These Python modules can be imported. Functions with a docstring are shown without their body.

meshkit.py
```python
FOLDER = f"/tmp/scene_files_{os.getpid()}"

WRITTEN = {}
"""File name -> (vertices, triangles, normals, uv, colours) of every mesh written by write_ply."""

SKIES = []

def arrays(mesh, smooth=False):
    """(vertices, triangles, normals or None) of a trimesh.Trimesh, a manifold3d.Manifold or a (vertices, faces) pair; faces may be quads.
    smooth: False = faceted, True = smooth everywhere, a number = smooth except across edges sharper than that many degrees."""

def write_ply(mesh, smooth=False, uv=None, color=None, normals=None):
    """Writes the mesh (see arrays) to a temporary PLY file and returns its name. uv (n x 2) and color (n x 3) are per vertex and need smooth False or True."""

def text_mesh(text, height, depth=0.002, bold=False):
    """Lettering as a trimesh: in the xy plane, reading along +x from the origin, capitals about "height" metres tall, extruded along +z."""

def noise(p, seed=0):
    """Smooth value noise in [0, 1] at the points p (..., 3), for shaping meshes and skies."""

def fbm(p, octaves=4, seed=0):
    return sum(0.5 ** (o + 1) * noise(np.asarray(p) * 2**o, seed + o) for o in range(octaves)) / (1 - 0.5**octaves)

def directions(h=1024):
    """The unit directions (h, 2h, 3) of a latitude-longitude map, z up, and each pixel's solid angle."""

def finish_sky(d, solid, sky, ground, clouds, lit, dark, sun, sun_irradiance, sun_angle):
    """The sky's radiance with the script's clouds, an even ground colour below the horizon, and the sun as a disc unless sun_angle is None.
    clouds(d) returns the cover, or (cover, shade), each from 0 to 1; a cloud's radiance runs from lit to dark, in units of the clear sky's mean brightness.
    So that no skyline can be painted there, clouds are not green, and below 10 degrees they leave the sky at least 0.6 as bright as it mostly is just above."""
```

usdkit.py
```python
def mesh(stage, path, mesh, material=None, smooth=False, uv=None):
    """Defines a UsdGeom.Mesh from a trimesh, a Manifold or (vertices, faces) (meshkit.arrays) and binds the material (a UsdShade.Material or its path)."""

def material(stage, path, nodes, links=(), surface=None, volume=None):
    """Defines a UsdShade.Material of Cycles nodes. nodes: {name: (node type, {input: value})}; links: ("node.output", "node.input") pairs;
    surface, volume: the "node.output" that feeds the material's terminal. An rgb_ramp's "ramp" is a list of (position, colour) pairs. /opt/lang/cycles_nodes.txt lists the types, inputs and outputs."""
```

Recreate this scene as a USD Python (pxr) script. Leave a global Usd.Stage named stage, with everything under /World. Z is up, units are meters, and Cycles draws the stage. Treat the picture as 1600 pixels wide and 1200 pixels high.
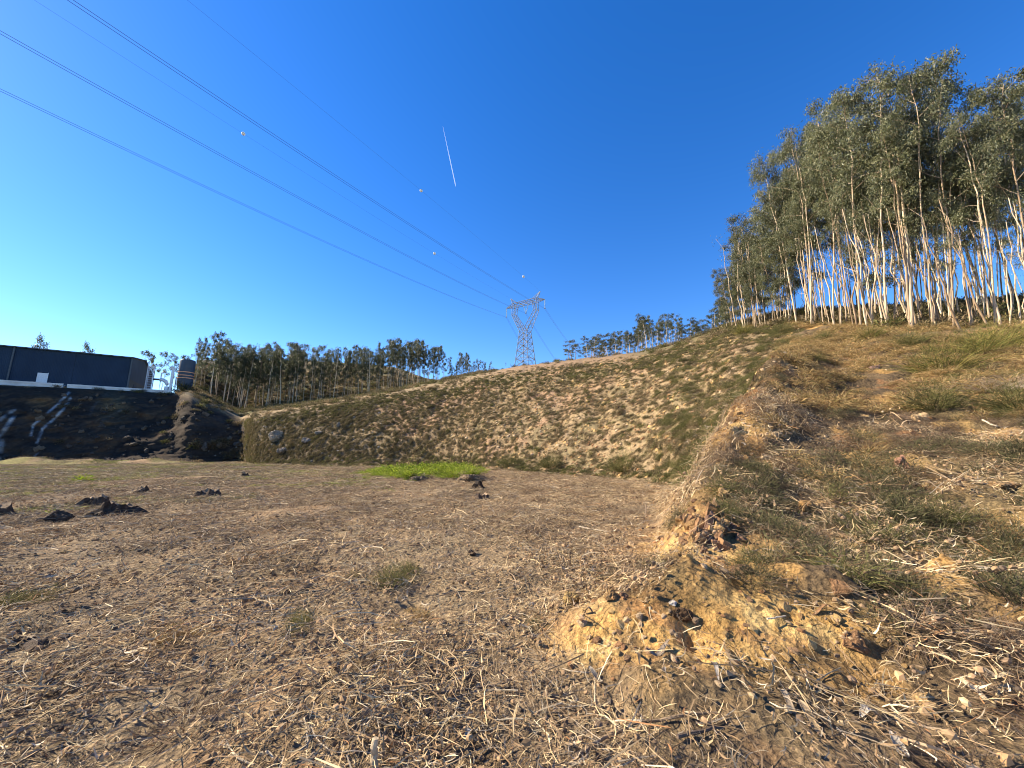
import math, random
import numpy as np, trimesh, usdkit, meshkit
from pxr import Gf, Sdf, Usd, UsdGeom, UsdLux, UsdShade, Vt
from scipy.interpolate import PchipInterpolator
from scipy.spatial import cKDTree, ConvexHull

stage = Usd.Stage.CreateInMemory()
UsdGeom.SetStageUpAxis(stage, 'Z')
stage.DefinePrim('/World', 'Xform')
stage.DefinePrim('/World/Looks', 'Scope')

# ------------------------------------------------------------------ camera, sky, sun
EYE, FPX, PITCH = 1.65, 600.0, math.radians(10.0)
CP, SP = math.cos(PITCH), math.sin(PITCH)
cam = UsdGeom.Camera.Define(stage, '/World/camera')
cam.CreateHorizontalApertureAttr(36.0)
cam.CreateFocalLengthAttr(36.0 * FPX / 1600.0)
cam.CreateExposureAttr(1.55)
cam.AddTranslateOp().Set(Gf.Vec3d(0, 0, EYE))
cam.AddRotateXOp().Set(90.0 + math.degrees(PITCH))

SUN_AZ, SUN_EL = math.radians(-79.0), math.radians(34.0)
SUN = np.array([math.sin(SUN_AZ) * math.cos(SUN_EL), math.cos(SUN_AZ) * math.cos(SUN_EL), math.sin(SUN_EL)])
usdkit.material(stage, '/World/Looks/sky_light', {
    'sky': ('sky_texture', dict(sky_type='single_scattering', sun_disc=False, sun_elevation=SUN_EL, sun_rotation=math.atan2(SUN[0], SUN[1]),
                                altitude=300.0, air_density=1.0, aerosol_density=0.09, ozone_density=3.0)),
    'hs': ('hsv', dict(hue=0.512, saturation=1.34, value=1.0, fac=1.0)),
    'bg': ('background_shader', dict(strength=0.091))},
    [('sky.color', 'hs.color'), ('hs.color', 'bg.color')], surface='bg.background')
dome = UsdLux.DomeLight.Define(stage, '/World/sky')
UsdShade.MaterialBindingAPI.Apply(dome.GetPrim()).Bind(UsdShade.Material.Get(stage, '/World/Looks/sky_light'))
dome.GetPrim().SetCustomDataByKey('kind', 'structure')
sun = UsdLux.DistantLight.Define(stage, '/World/sun')
sun.CreateIntensityAttr(1.25)
sun.CreateAngleAttr(0.53)
sun.CreateColorAttr(Gf.Vec3f(1.0, 0.87, 0.68))
sun.GetPrim().CreateAttribute('inputs:normalize', Sdf.ValueTypeNames.Bool).Set(True)
sun.AddRotateZOp().Set(-math.degrees(SUN_AZ))
sun.AddRotateXOp().Set(-(90.0 - math.degrees(SUN_EL)))

# ------------------------------------------------------------------ helpers
used = {}
def numbered(path):
    n = used.get(path, 0)
    used[path] = n + 1
    return path if n == 0 else '%s_%03d' % (path, n)

def tag(p, label=None, cat=None, group=None, kind=None):
    p = p.GetPrim() if hasattr(p, 'GetPrim') else p
    for k, v in (('label', label), ('category', cat), ('group', group), ('kind', kind)):
        if v:
            p.SetCustomDataByKey(k, v)
    return p

def mesh(name, vf, mat, parent=None, tint=None, normals=None, smooth=False):
    """ONE Mesh prim under parent (a prim) or /World."""
    base = str(parent.GetPath()) if parent is not None else '/World'
    path = numbered(base + '/' + name)
    v, f, n = meshkit.arrays(vf, smooth)
    m = UsdGeom.Mesh.Define(stage, path)
    m.CreatePointsAttr(Vt.Vec3fArray.FromNumpy(np.ascontiguousarray(v, np.float32)))
    m.CreateFaceVertexCountsAttr(Vt.IntArray.FromNumpy(np.full(len(f), 3, np.int32)))
    m.CreateFaceVertexIndicesAttr(Vt.IntArray.FromNumpy(np.ascontiguousarray(f, np.int32).ravel()))
    m.CreateSubdivisionSchemeAttr('none')
    if normals is not None:
        n = normals
    if n is not None:
        m.CreateNormalsAttr(Vt.Vec3fArray.FromNumpy(np.ascontiguousarray(n, np.float32)))
        m.SetNormalsInterpolation('vertex')
    if tint is not None:
        pv = UsdGeom.PrimvarsAPI(m).CreatePrimvar('tint', Sdf.ValueTypeNames.Color3fArray, 'vertex')
        pv.Set(Vt.Vec3fArray.FromNumpy(np.ascontiguousarray(tint, np.float32)))
    UsdShade.MaterialBindingAPI.Apply(m.GetPrim()).Bind(M[mat])
    return m.GetPrim()

def thing(name, label, cat, loc=(0, 0, 0), rotz=0.0, scale=1.0, group=None):
    x = UsdGeom.Xform.Define(stage, numbered('/World/' + name))
    x.AddTranslateOp().Set(Gf.Vec3d(*map(float, loc)))
    x.AddRotateZOp().Set(float(rotz))
    if np.ndim(scale) or scale != 1.0:
        x.AddScaleOp().Set(Gf.Vec3f(*map(float, np.broadcast_to(scale, 3))))
    return tag(x, label, cat, group)

def dup(proto_path, name, label, cat, loc, rotz=0.0, scale=1.0, group=None, tilt=None):
    """A copy directly under /World that references a class prim with its parts."""
    x = UsdGeom.Xform.Define(stage, numbered('/World/' + name))
    x.AddTranslateOp().Set(Gf.Vec3d(*map(float, loc)))
    if tilt is not None:
        x.AddRotateXYZOp().Set(Gf.Vec3f(float(tilt[0]), float(tilt[1]), 0.0))
    x.AddRotateZOp().Set(float(rotz))
    x.AddScaleOp().Set(Gf.Vec3f(*map(float, np.broadcast_to(scale, 3))))
    p = x.GetPrim()
    p.GetReferences().AddInternalReference(proto_path)
    p.SetInstanceable(True)
    return tag(p, label, cat, group)

def klass(name):
    p = stage.CreateClassPrim('/World/' + name)
    p.SetTypeName('Xform')
    return p

class Buf:
    def __init__(s):
        s.v, s.f, s.c, s.n = [], [], [], 0
    def add(s, v, f, c=(1, 1, 1)):
        v = np.asarray(v, float).reshape(-1, 3)
        s.v.append(v)
        s.f.append(np.asarray(f, int).reshape(-1, 3) + s.n)
        c = np.asarray(c, float)
        s.c.append(np.broadcast_to(c, (len(v), 3)) if c.ndim == 1 else c)
        s.n += len(v)
    def ribbons(s, P, Wd, side, C):
        """P (N,K,3) centre lines, Wd (N,K) widths, side (N,3) or (N,K,3), C (N,3)"""
        P = np.asarray(P, float)
        N, K = P.shape[:2]
        side = side[:, None, :] if side.ndim == 2 else side
        off = side * (Wd[..., None] * 0.5)
        v = np.stack([P - off, P + off], 2).reshape(-1, 3)
        i = (np.arange(N)[:, None] * K + np.arange(K - 1)[None]).ravel() * 2
        f = np.concatenate([np.stack([i, i + 1, i + 3], 1), np.stack([i, i + 3, i + 2], 1)])
        s.add(v, f, np.repeat(C, K * 2, 0))
    def tube(s, P, R, sides=5, c=(1, 1, 1), cap=True):
        P = np.asarray(P, float)
        K = len(P)
        R = np.broadcast_to(np.asarray(R, float), (K,))
        T = np.gradient(P, axis=0)
        T /= np.linalg.norm(T, axis=1, keepdims=True) + 1e-9
        ref = np.array([0, 0, 1.0]) if abs(T[:, 2]).mean() < 0.85 else np.array([1.0, 0, 0])
        a = np.cross(T, ref); a /= np.linalg.norm(a, axis=1, keepdims=True) + 1e-9
        b = np.cross(T, a)
        th = np.arange(sides) * 2 * np.pi / sides
        v = P[:, None] + R[:, None, None] * (np.cos(th)[None, :, None] * a[:, None] + np.sin(th)[None, :, None] * b[:, None])
        i, j = np.meshgrid(np.arange(K - 1), np.arange(sides), indexing='ij')
        q = np.stack([i * sides + j, i * sides + (j + 1) % sides, (i + 1) * sides + (j + 1) % sides, (i + 1) * sides + j], -1).reshape(-1, 4)
        f = np.vstack([q[:, [0, 2, 1]], q[:, [0, 3, 2]]])
        v = v.reshape(-1, 3)
        if cap:
            n = len(v)
            v = np.vstack([v, P[:1], P[-1:]])
            k = np.arange(sides)
            f = np.vstack([f, np.stack([np.full(sides, n), k, (k + 1) % sides], 1),
                           np.stack([np.full(sides, n + 1), (K - 1) * sides + (k + 1) % sides, (K - 1) * sides + k], 1)])
        s.add(v, f, c)
    def bar(s, p, q, w, c=(1, 1, 1)):
        s.tube(np.array([p, q], float), w * 0.7, 4, c)
    def box(s, c, size, rot=None, col=(1, 1, 1)):
        b = trimesh.creation.box(size)
        v = np.array(b.vertices)
        if rot is not None:
            v = v @ np.asarray(rot).T
        s.add(v + np.asarray(c), b.faces, col)
    def get(s):
        return np.vstack(s.v), np.vstack(s.f)
    def tint(s):
        return np.vstack(s.c)

def build(buf, name, mat, parent=None, smooth=False):
    return mesh(name, buf.get(), mat, parent, tint=None if smooth not in (False, True) else buf.tint(), smooth=smooth)

def rng(k):
    return np.random.RandomState(k)

def ray(px, py):
    r, u = (px - 800.0) / FPX, (600.0 - py) / FPX
    return np.array([r, CP - u * SP, SP + u * CP])

def at(px, py, Y):
    d = ray(px, py)
    return np.array([0, 0, EYE]) + d * (Y / d[1])

def project(P):
    P = np.asarray(P, float)
    x, y, z = P[..., 0], P[..., 1], P[..., 2] - EYE
    fwd, up = y * CP + z * SP, -y * SP + z * CP
    return 800 + FPX * x / fwd, 600 - FPX * up / fwd, fwd

def sstep(a, b, x):
    t = np.clip((x - a) / (b - a), 0, 1)
    return t * t * (3 - 2 * t)

# ------------------------------------------------------------------ materials
M = {}
def mat(name, nodes, links, surface='p.BSDF'):
    M[name] = usdkit.material(stage, '/World/Looks/' + name, nodes, links, surface=surface)

def plain(name, color, rough=0.6, metallic=0.0, var=0.25, scale=6.0, bump=0.0, spec=0.4):
    c = np.array(color, float)
    nodes = {'tc': ('texture_coordinate', {}), 'n': ('noise_texture', dict(scale=scale, detail=5.0, roughness=0.6)),
             'r': ('rgb_ramp', dict(ramp=[(0.3, c * (1 - var)), (0.7, np.minimum(c * (1 + var), 0.9))])),
             'p': ('principled_bsdf', dict(roughness=rough, metallic=metallic, specular_ior_level=spec))}
    links = [('tc.object', 'n.vector'), ('n.fac', 'r.fac'), ('r.color', 'p.base_color')]
    if bump:
        nodes['b'] = ('bump', dict(strength=1.0, distance=bump))
        links += [('n.fac', 'b.height'), ('b.normal', 'p.normal')]
    mat(name, nodes, links)

# earth: colour from the ground's own patchwork, broken up by fine procedural grain
mat('earth', {
    'a': ('attribute', dict(attribute='tint')), 'g': ('geometry', {}),
    'n1': ('noise_texture', dict(scale=2.3, detail=8.0, roughness=0.72)),
    'n2': ('noise_texture', dict(scale=38.0, detail=4.0, roughness=0.7)),
    'v': ('voronoi_texture', dict(scale=16.0, randomness=1.0)),
    'r1': ('rgb_ramp', dict(ramp=[(0.28, (0.52, 0.50, 0.48)), (0.5, (0.95, 0.95, 0.95)), (0.72, (1.4, 1.36, 1.3))])),
    'r2': ('rgb_ramp', dict(ramp=[(0.3, (0.5, 0.49, 0.48)), (0.7, (1.45, 1.42, 1.38))])),
    'm1': ('mix', dict(mix_type='multiply', fac=1.0)), 'm2': ('mix', dict(mix_type='multiply', fac=1.0)),
    'h1': ('math', dict(math_type='multiply_add', value2=0.45)), 'h2': ('math', dict(math_type='multiply_add', value2=0.5)),
    'b': ('bump', dict(strength=1.0, distance=0.09)),
    'p': ('principled_bsdf', dict(roughness=0.95, specular_ior_level=0.12))},
    [('g.position', 'n1.vector'), ('g.position', 'n2.vector'), ('g.position', 'v.vector'), ('n1.fac', 'r1.fac'), ('n2.fac', 'r2.fac'),
     ('a.color', 'm1.color1'), ('r1.color', 'm1.color2'), ('m1.color', 'm2.color1'), ('r2.color', 'm2.color2'), ('m2.color', 'p.base_color'),
     ('n2.fac', 'h1.value1'), ('n1.fac', 'h1.value3'), ('v.distance', 'h2.value1'), ('h1.value', 'h2.value3'), ('h2.value', 'b.height'), ('b.normal', 'p.normal')])

def tinted(name, rough=0.8, spec=0.25, trans=0.0, var=0.35, grain=None):
    """colour from the piece's own tint, varied from copy to copy"""
    nodes = {'a': ('attribute', dict(attribute='tint')), 'o': ('object_info', {}),
             'r': ('rgb_ramp', dict(ramp=[(0.0, (1 - var, 1 - var, 1 - var)), (0.5, (1, 1, 1)), (1.0, (1 + var, 1 + var * 0.92, 1 + var * 0.8))])),
             'm': ('mix', dict(mix_type='multiply', fac=1.0)),
             'p': ('principled_bsdf', dict(roughness=rough, specular_ior_level=spec))}
    links = [('a.color', 'm.color1'), ('o.random', 'r.fac'), ('r.color', 'm.color2')]
    out = 'm.color'
    if grain:
        nodes |= {'tc': ('texture_coordinate', {}), 'n': ('noise_texture', dict(scale=grain, detail=5.0, roughness=0.65)),
                  'r2': ('rgb_ramp', dict(ramp=[(0.3, (0.5, 0.48, 0.46)), (0.7, (1.4, 1.38, 1.35))])), 'm2': ('mix', dict(mix_type='multiply', fac=1.0)),
                  'b': ('bump', dict(strength=0.8, distance=0.25 / grain))}
        links += [('tc.object', 'n.vector'), ('n.fac', 'r2.fac'), (out, 'm2.color1'), ('r2.color', 'm2.color2'), ('n.fac', 'b.height'), ('b.normal', 'p.normal')]
        out = 'm2.color'
    links.append((out, 'p.base_color'))
    if trans:
        nodes |= {'t': ('translucent_bsdf', {}), 'x': ('mix_closure', dict(fac=trans))}
        links += [(out, 't.color'), ('p.BSDF', 'x.closure1'), ('t.BSDF', 'x.closure2')]
        mat(name, nodes, links, 'x.closure')
    else:
        mat(name, nodes, links)
tinted('litter', 0.9, 0.06, 0.0, 0.3)
tinted('foliage', 0.8, 0.08, 0.25, 0.3)
tinted('eucalyptus_leaf', 0.5, 0.35, 0.33, 0.25)
tinted('rock', 0.9, 0.2, 0.0, 0.2, grain=9.0)
tinted('wood', 0.9, 0.08, 0.0, 0.2, grain=14.0)
mat('eucalyptus_bark', {
    'a': ('attribute', dict(attribute='tint')), 'tc': ('texture_coordinate', {}), 'mp': ('mapping', dict(scale=(6.0, 6.0, 0.9))),
    'n': ('noise_texture', dict(scale=1.6, detail=4.0, roughness=0.6)), 'o': ('object_info', {}),
    'r': ('rgb_ramp', dict(ramp=[(0.32, (0.42, 0.36, 0.30)), (0.44, (0.85, 0.8, 0.74)), (0.6, (1.0, 1.0, 1.0)), (0.75, (1.15, 1.17, 1.18))])),
    'ro': ('rgb_ramp', dict(ramp=[(0.0, (0.40, 0.34, 0.29)), (0.35, (0.72, 0.66, 0.60)), (1.0, (1.06, 1.05, 1.02))])),
    'm': ('mix', dict(mix_type='multiply', fac=1.0)), 'm2': ('mix', dict(mix_type='multiply', fac=1.0)),
    'p': ('principled_bsdf', dict(roughness=0.7, specular_ior_level=0.25))},
    [('tc.object', 'mp.vector'), ('mp.vector', 'n.vector'), ('n.fac', 'r.fac'), ('a.color', 'm.color1'), ('r.color', 'm.color2'), ('o.random', 'ro.fac'),
     ('m.color', 'm2.color1'), ('ro.color', 'm2.color2'), ('m2.color', 'p.base_color')])
plain('galvanised_steel', (0.20, 0.215, 0.235), 0.55, 0.3, 0.15, 0.5)
plain('conductor_metal', (0.07, 0.075, 0.09), 0.5, 0.6, 0.1)
plain('glass_insulator', (0.26, 0.34, 0.38), 0.15, 0.0, 0.1, spec=0.6)
plain('marker_paint', (0.50, 0.49, 0.46), 0.5, 0.0, 0.2, 2.0)
plain('concrete', (0.40, 0.40, 0.39), 0.9, 0.0, 0.2, 0.8, 0.01)
plain('white_paint', (0.42, 0.44, 0.46), 0.5, 0.0, 0.1)
plain('roof_sheet', (0.10, 0.12, 0.14), 0.5, 0.3, 0.15, 0.6)
plain('dark_steel', (0.04, 0.05, 0.06), 0.5, 0.3, 0.2)
plain('silo_sheet', (0.02, 0.032, 0.048), 0.55, 0.0, 0.2, 0.8)
plain('orange_band', (0.55, 0.25, 0.12), 0.5)
plain('pipe_metal', (0.42, 0.45, 0.48), 0.4, 0.4, 0.15)
plain('brown_cladding', (0.12, 0.09, 0.055), 0.7, 0.0, 0.2, 0.6)
plain('grey_cladding', (0.06, 0.062, 0.06), 0.6, 0.0, 0.2, 0.5)
mat('contrail_ice', {'d': ('translucent_bsdf', dict(color=(.8, .82, .85))), 't': ('transparent_bsdf', {}), 'x': ('mix_closure', dict(fac=.12))}, [('t.BSDF', 'x.closure1'), ('d.BSDF', 'x.closure2')], 'x.closure')
# profiled sheet cladding: vertical ribs
mat('navy_cladding', {
    'g': ('texture_coordinate', {}), 'w': ('wave_texture', dict(scale=1.6, bands_direction='x', profile='tri')),
    'n': ('noise_texture', dict(scale=0.35, detail=4.0)), 'r': ('rgb_ramp', dict(ramp=[(0.3, (0.006, 0.016, 0.034)), (0.7, (0.010, 0.024, 0.048))])),
    'b': ('bump', dict(strength=0.6, distance=0.04)), 'p': ('principled_bsdf', dict(roughness=0.6, specular_ior_level=0.15))},
    [('g.object', 'w.vector'), ('g.object', 'n.vector'), ('n.fac', 'r.fac'), ('r.color', 'p.base_color'), ('w.fac', 'b.height'), ('b.normal', 'p.normal')])

# ------------------------------------------------------------------ the ground: one sheet lofted through surveyed profiles
fl = lambda Y, z=0.0: (Y, z, 'z')
def P7(px, k2, k3, k4, k5, k6, k7, k8, k9, k1=None):
    keys = [k1 or fl(1.9), k2, k3, k4, k5, k6, k7, k8, k9]
    row = [(math.atan2(ray(px, 900)[0], ray(px, 900)[1]), 0.25, 0.0)]
    for k in keys:
        p = at(px, 706, k[0]) if len(k) == 3 else at(px, k[1], k[0])
        z = k[1] if len(k) == 3 else p[2]
        row.append((math.atan2(p[0], p[1]), math.hypot(p[0], p[1]), z))
    row.append((row[-1][0], 1800.0, row[-1][2] - 25))
    return px, row
F2 = lambda a: (fl(4.4), fl(max(10 * a, 6.6)), fl(26 * a))
cols = [
    P7(-900, *F2(1), fl(44), (48, 640), (53, 545), fl(70, 13.3), fl(200, 14)),
    P7(-400, *F2(1), fl(50), (53, 650), (57, 570), fl(75, 13.3), fl(200, 14)),
    P7(0, *F2(1), fl(56), (59, 668), (65, 601.5), fl(90, 13.3), fl(200, 14)),
    P7(100, *F2(1), fl(57), (62, 665), (69.5, 606), fl(95, 13.3), fl(200, 14)),
    P7(200, *F2(1), fl(58), (65, 668), (73.5, 611), fl(95, 13.3), fl(200, 14)),
    P7(262, *F2(1), fl(59), (67, 672), (76.5, 614.5), fl(92, 13.4), fl(200, 15)),
    P7(300, *F2(1), fl(62), (66, 672), (71, 622), (92, 606), fl(200, 42)),
    P7(335, *F2(1), fl(65), (68, 682), (73, 637), (97, 622), fl(200, 43)),
    P7(376, *F2(1), fl(67), (69.5, 690), (74, 655), (102, 640), fl(200, 45)),
    P7(398, *F2(1), fl(56), (58.5, 692), (63, 653), (103, 638), fl(200, 45)),
    P7(450, *F2(.95), fl(51), (55, 688), (61, 646), (106, 632), fl(200, 45)),
    P7(520, *F2(.9), fl(48), (53, 683), (60.5, 635), (110, 624), fl(200, 44)),
    P7(600, *F2(.85), fl(46), (51.5, 676), (60, 622), (116, 612), fl(200, 42)),
    P7(700, *F2(.8), fl(42), (49, 667), (60, 606), (126, 599), fl(200, 33)),
    P7(760, *F2(.72), fl(37), (46, 660), (59, 592), (130, 590), fl(220, 42)),
    P7(830, *F2(.66), fl(32), (42, 655), (56, 581), (125, 579.5), fl(220, 44)),
    P7(900, *F2(.6), fl(28), (38, 650), (52, 574), (115, 572), fl(220, 44)),
    P7(960, fl(4.4, .04), fl(6.5), fl(13), fl(25), (34, 650), (47, 567), (105, 566), fl(220, 46)),
    P7(1010, fl(4.4, .10), fl(6.3, .05), fl(11), fl(21), (30, 648), (43.5, 560), (100, 559), fl(220, 48)),
    P7(1060, fl(4.4, .14), fl(6.6, .35), (9.2, 775), fl(16.5, .25), (26, 643), (40, 547), (90, 549), fl(220, 48)),
    P7(1100, fl(4.5, .15), (7.0, 790), (10.3, 717), fl(15, .9), (24, 640), (38, 534), (85, 536), fl(220, 48)),
    P7(1140, fl(4.6, .15), (7.4, 770), (12.0, 655), fl(15.5, 1.9), (22, 622), (36, 521), (70, 524), fl(200, 40)),
    P7(1170, fl(4.6, .15), (7.8, 755), (14.5, 618), fl(17.5, 3.2), (23, 590), (34.5, 514), (66, 518), fl(200, 36)),
    P7(1200, fl(4.6, .15), (8.2, 740), (17.5, 573), fl(20, 5.0), (24, 563), (33, 509), (62, 513), fl(200, 32)),
    P7(1235, fl(4.6, .14), (8.8, 727), (19.5, 549), fl(21.5, 7.0), (25.5, 535), (31, 507), (60, 511), fl(200, 30)),
    P7(1300, fl(4.5, .12), (9.0, 720), (18.8, 560), (21, 543), (23.3, 527), (26.5, 512), (56, 512), fl(200, 27)),
    P7(1400, fl(4.4, .12), (8.5, 715), (15.0, 585), (17.8, 553), (20, 532), (22.5, 513), (52, 513), fl(200, 24)),
    P7(1500, fl(4.3, .12), (8.0, 712), (13.5, 587), (16.2, 551), (18.4, 530), (20.6, 513), (50, 513), fl(200, 22)),
    P7(1600, fl(4.1, .12), (7.5, 710), (12.2, 589), (15.0, 549), (17.0, 528), (19.0, 512), (48, 512), fl(200, 20)),
    P7(1900, fl(3.6, .12), (6.3, 705), (10.0, 589), (12.5, 549), (14.5, 528), (16.5, 512), (44, 512), fl(200, 19)),
    P7(2500, fl(2.8, .12), (4.8, 705), (7.5, 595), (9.5, 555), (11.5, 535), (13.0, 520), (38, 520), fl(200, 18)),
]
for pxx, azd, rs, zs in [(3600, 100, (2, 5, 11, 18, 22, 26, 30, 90, 300), (0, .1, 1.0, 4, 6, 8, 9, 12, 15)),
                         (4500, 140, (2, 5, 12, 20, 28, 36, 46, 120, 300), (0, 0, .2, 1, 2, 3, 4, 5, 5)),
                         (5500, 200, (2, 5, 12, 24, 40, 50, 60, 140, 300), (0, 0, 0, 0, .3, .5, 1, 4, 5)),
                         (6500, 250, (2, 5, 12, 26, 45, 52, 60, 140, 300), (0, 0, 0, 0, .3, 4, 8, 12, 13))]:
    a = math.radians(azd)
    cols.append((pxx, [(a, .25, 0.0)] + [(a, r, z) for r, z in zip(rs, zs)] + [(a, 1800.0, zs[-1] - 10)]))
first = cols[0]
cols.append((7400, [(a + 2 * math.pi, r, z) for a, r, z in first[1]]))
sx = np.array([c[0] for c in cols], float)
K = np.array([c[1] for c in cols])                                   # columns, keys, (az, r, z)
S = np.concatenate([np.linspace(-900, -60, 40, endpoint=False), np.linspace(-60, 1660, 620), np.linspace(1660, 2500, 40)[1:], np.linspace(2500, 7400, 46)[1:]])
az_k = PchipInterpolator(sx, K[..., 0], axis=0)(S)
lr_k = PchipInterpolator(sx, np.log(K[..., 1]), axis=0)(S)
z_k = PchipInterpolator(sx, K[..., 2], axis=0)(S)
seg = [40, 70, 80, 74, 64, 72, 64, 46, 14, 8]
T = np.concatenate([k + np.arange(n) / n for k, n in enumerate(seg)] + [[10.0]])
kn = np.arange(11)
AZ = PchipInterpolator(kn, az_k, axis=1)(T)
R = np.exp(PchipInterpolator(kn, lr_k, axis=1)(T))
Z = PchipInterpolator(kn, z_k, axis=1)(T)
X, Y = R * np.sin(AZ), R * np.cos(AZ)
SS, TT = np.meshgrid(S, T, indexing='ij')
nS, nT = SS.shape

def nz(scale, seed, octs=3, xyz=None):
    q = np.stack([X, Y, Z * 0.0], -1) if xyz is None else xyz
    return meshkit.fbm(q / scale, octs, seed) - 0.5

Q3 = np.stack([X, Y, Z], -1)
w_up = sstep(4.85, 5.15, TT) * (1 - sstep(6.8, 7.2, TT))              # the cut faces
w_wall = w_up * (1 - sstep(380, 396, SS)) + w_up * sstep(6800, 7100, SS)
w_bank = w_up * sstep(380, 396, SS) * (1 - sstep(1225, 1260, SS))
mound_line = np.interp(TT, [1, 1.6, 2.2, 3, 4, 4.6, 5, 5.6, 6, 7, 8], [1010, 960, 960, 1035, 1050, 1075, 1130, 1210, 1225, 1240, 1240])
w_mound = sstep(-35, 35, SS - mound_line) * (1 - sstep(7.0, 7.3, TT)) * (1 - sstep(3000, 4200, SS)) * sstep(0.8, 1.6, TT)
w_bank *= 1 - w_mound
w_hill = sstep(6.9, 7.2, TT)
w_floor = np.clip(1 - w_wall - w_bank - w_mound - w_hill, 0, 1)
near = 1 - sstep(20, 60, R)

def gauss(px, py, Yd, rad, amp, stretch=1.0, ang=0.0):
    c = at(px, py, Yd)
    dx, dy = X - c[0], Y - c[1]
    a, b = dx * math.cos(ang) + dy * math.sin(ang), -dx * math.sin(ang) + dy * math.cos(ang)
    return amp * np.exp(-((a / (rad * stretch)) ** 2 + (b / rad) ** 2))

dz = w_floor * sstep(.6, 1.6, R) * (nz(2.2, 1) * 0.16 + nz(0.55, 2) * 0.11 * near + nz(0.16, 3, 2) * 0.05 * (1 - sstep(8, 20, R)) + nz(9, 4) * 0.25)
rid = 1 - 2 * np.abs(nz(0.9, 6, 3, Q3))
dz += w_mound * (nz(1.9, 5, 3, Q3) * 0.42 * sstep(2, 5, R) + nz(0.6, 7, 3, Q3) * 0.42 * sstep(1.5, 4, R) + (rid - .6) * 0.16 + nz(0.15, 8, 2) * 0.09)
rill = np.sin((X * 0.80 - Y * 0.45) * 1.4 + nz(6, 9) * 7)
dz += w_bank * (nz(4.5, 10, 3, Q3) * 1.1 + nz(1.2, 11, 3, Q3) * 0.55 + rill * 0.10 + nz(.45, 14, 2, Q3) * .18)
dz += w_hill * (nz(7, 12) * 0.5 + nz(1.4, 13) * .25) * sstep(7.0, 7.5, TT) * (1 - sstep(8.8, 9.2, TT)) * sstep(300, 380, SS)
# exposed soil step and hollows in front of the mound
dz += gauss(1040, 950, 4.1, 0.55, 0.30, 1.6, 0.25) + gauss(1190, 930, 4.2, 0.6, 0.22, 1.3) + gauss(930, 960, 4.0, .30, .12)
dz += gauss(1300, 950, 3.9, .5, .20) + gauss(1480, 930, 4.0, .55, .22) + gauss(1420, 860, 4.9, .6, .2) + gauss(1250, 840, 5.2, .5, .2)
dz += gauss(1090, 1000, 3.5, .13, -.16, 1.8, .8) + gauss(1500, 985, 3.6, .28, -.28) + gauss(1360, 815, 5.6, .22, -.25) + gauss(1470, 830, 5.4, .2, -.22)
dz += gauss(1330, 700, 9.3, .3, -.3) + gauss(1345, 722, 8.4, .28, -.3)
dz += gauss(1225, 660, 11.5, 1.8, .45) + gauss(1265, 700, 9.3, 1.1, .22) + gauss(1215, 610, 15, 1.6, .4)
dz += gauss(1112, 835, 6.1, .50, .20, 1.3) 
# spoil heaps at the foot of the far wall and in front of the green patch
dz += gauss(40, 722, 53, 1.5, 1.0, 2.6) + gauss(135, 722, 54, 1.2, .7, 2.5) + gauss(200, 722, 55, 1.0, .4, 2.0)
dz += gauss(655, 748, 22.5, .45, .22, 3.2) + gauss(735, 748, 22.8, .6, .42, 2.0) + gauss(240, 722, 57, 1.2, .7, 3.0)
Z = Z + dz
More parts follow.
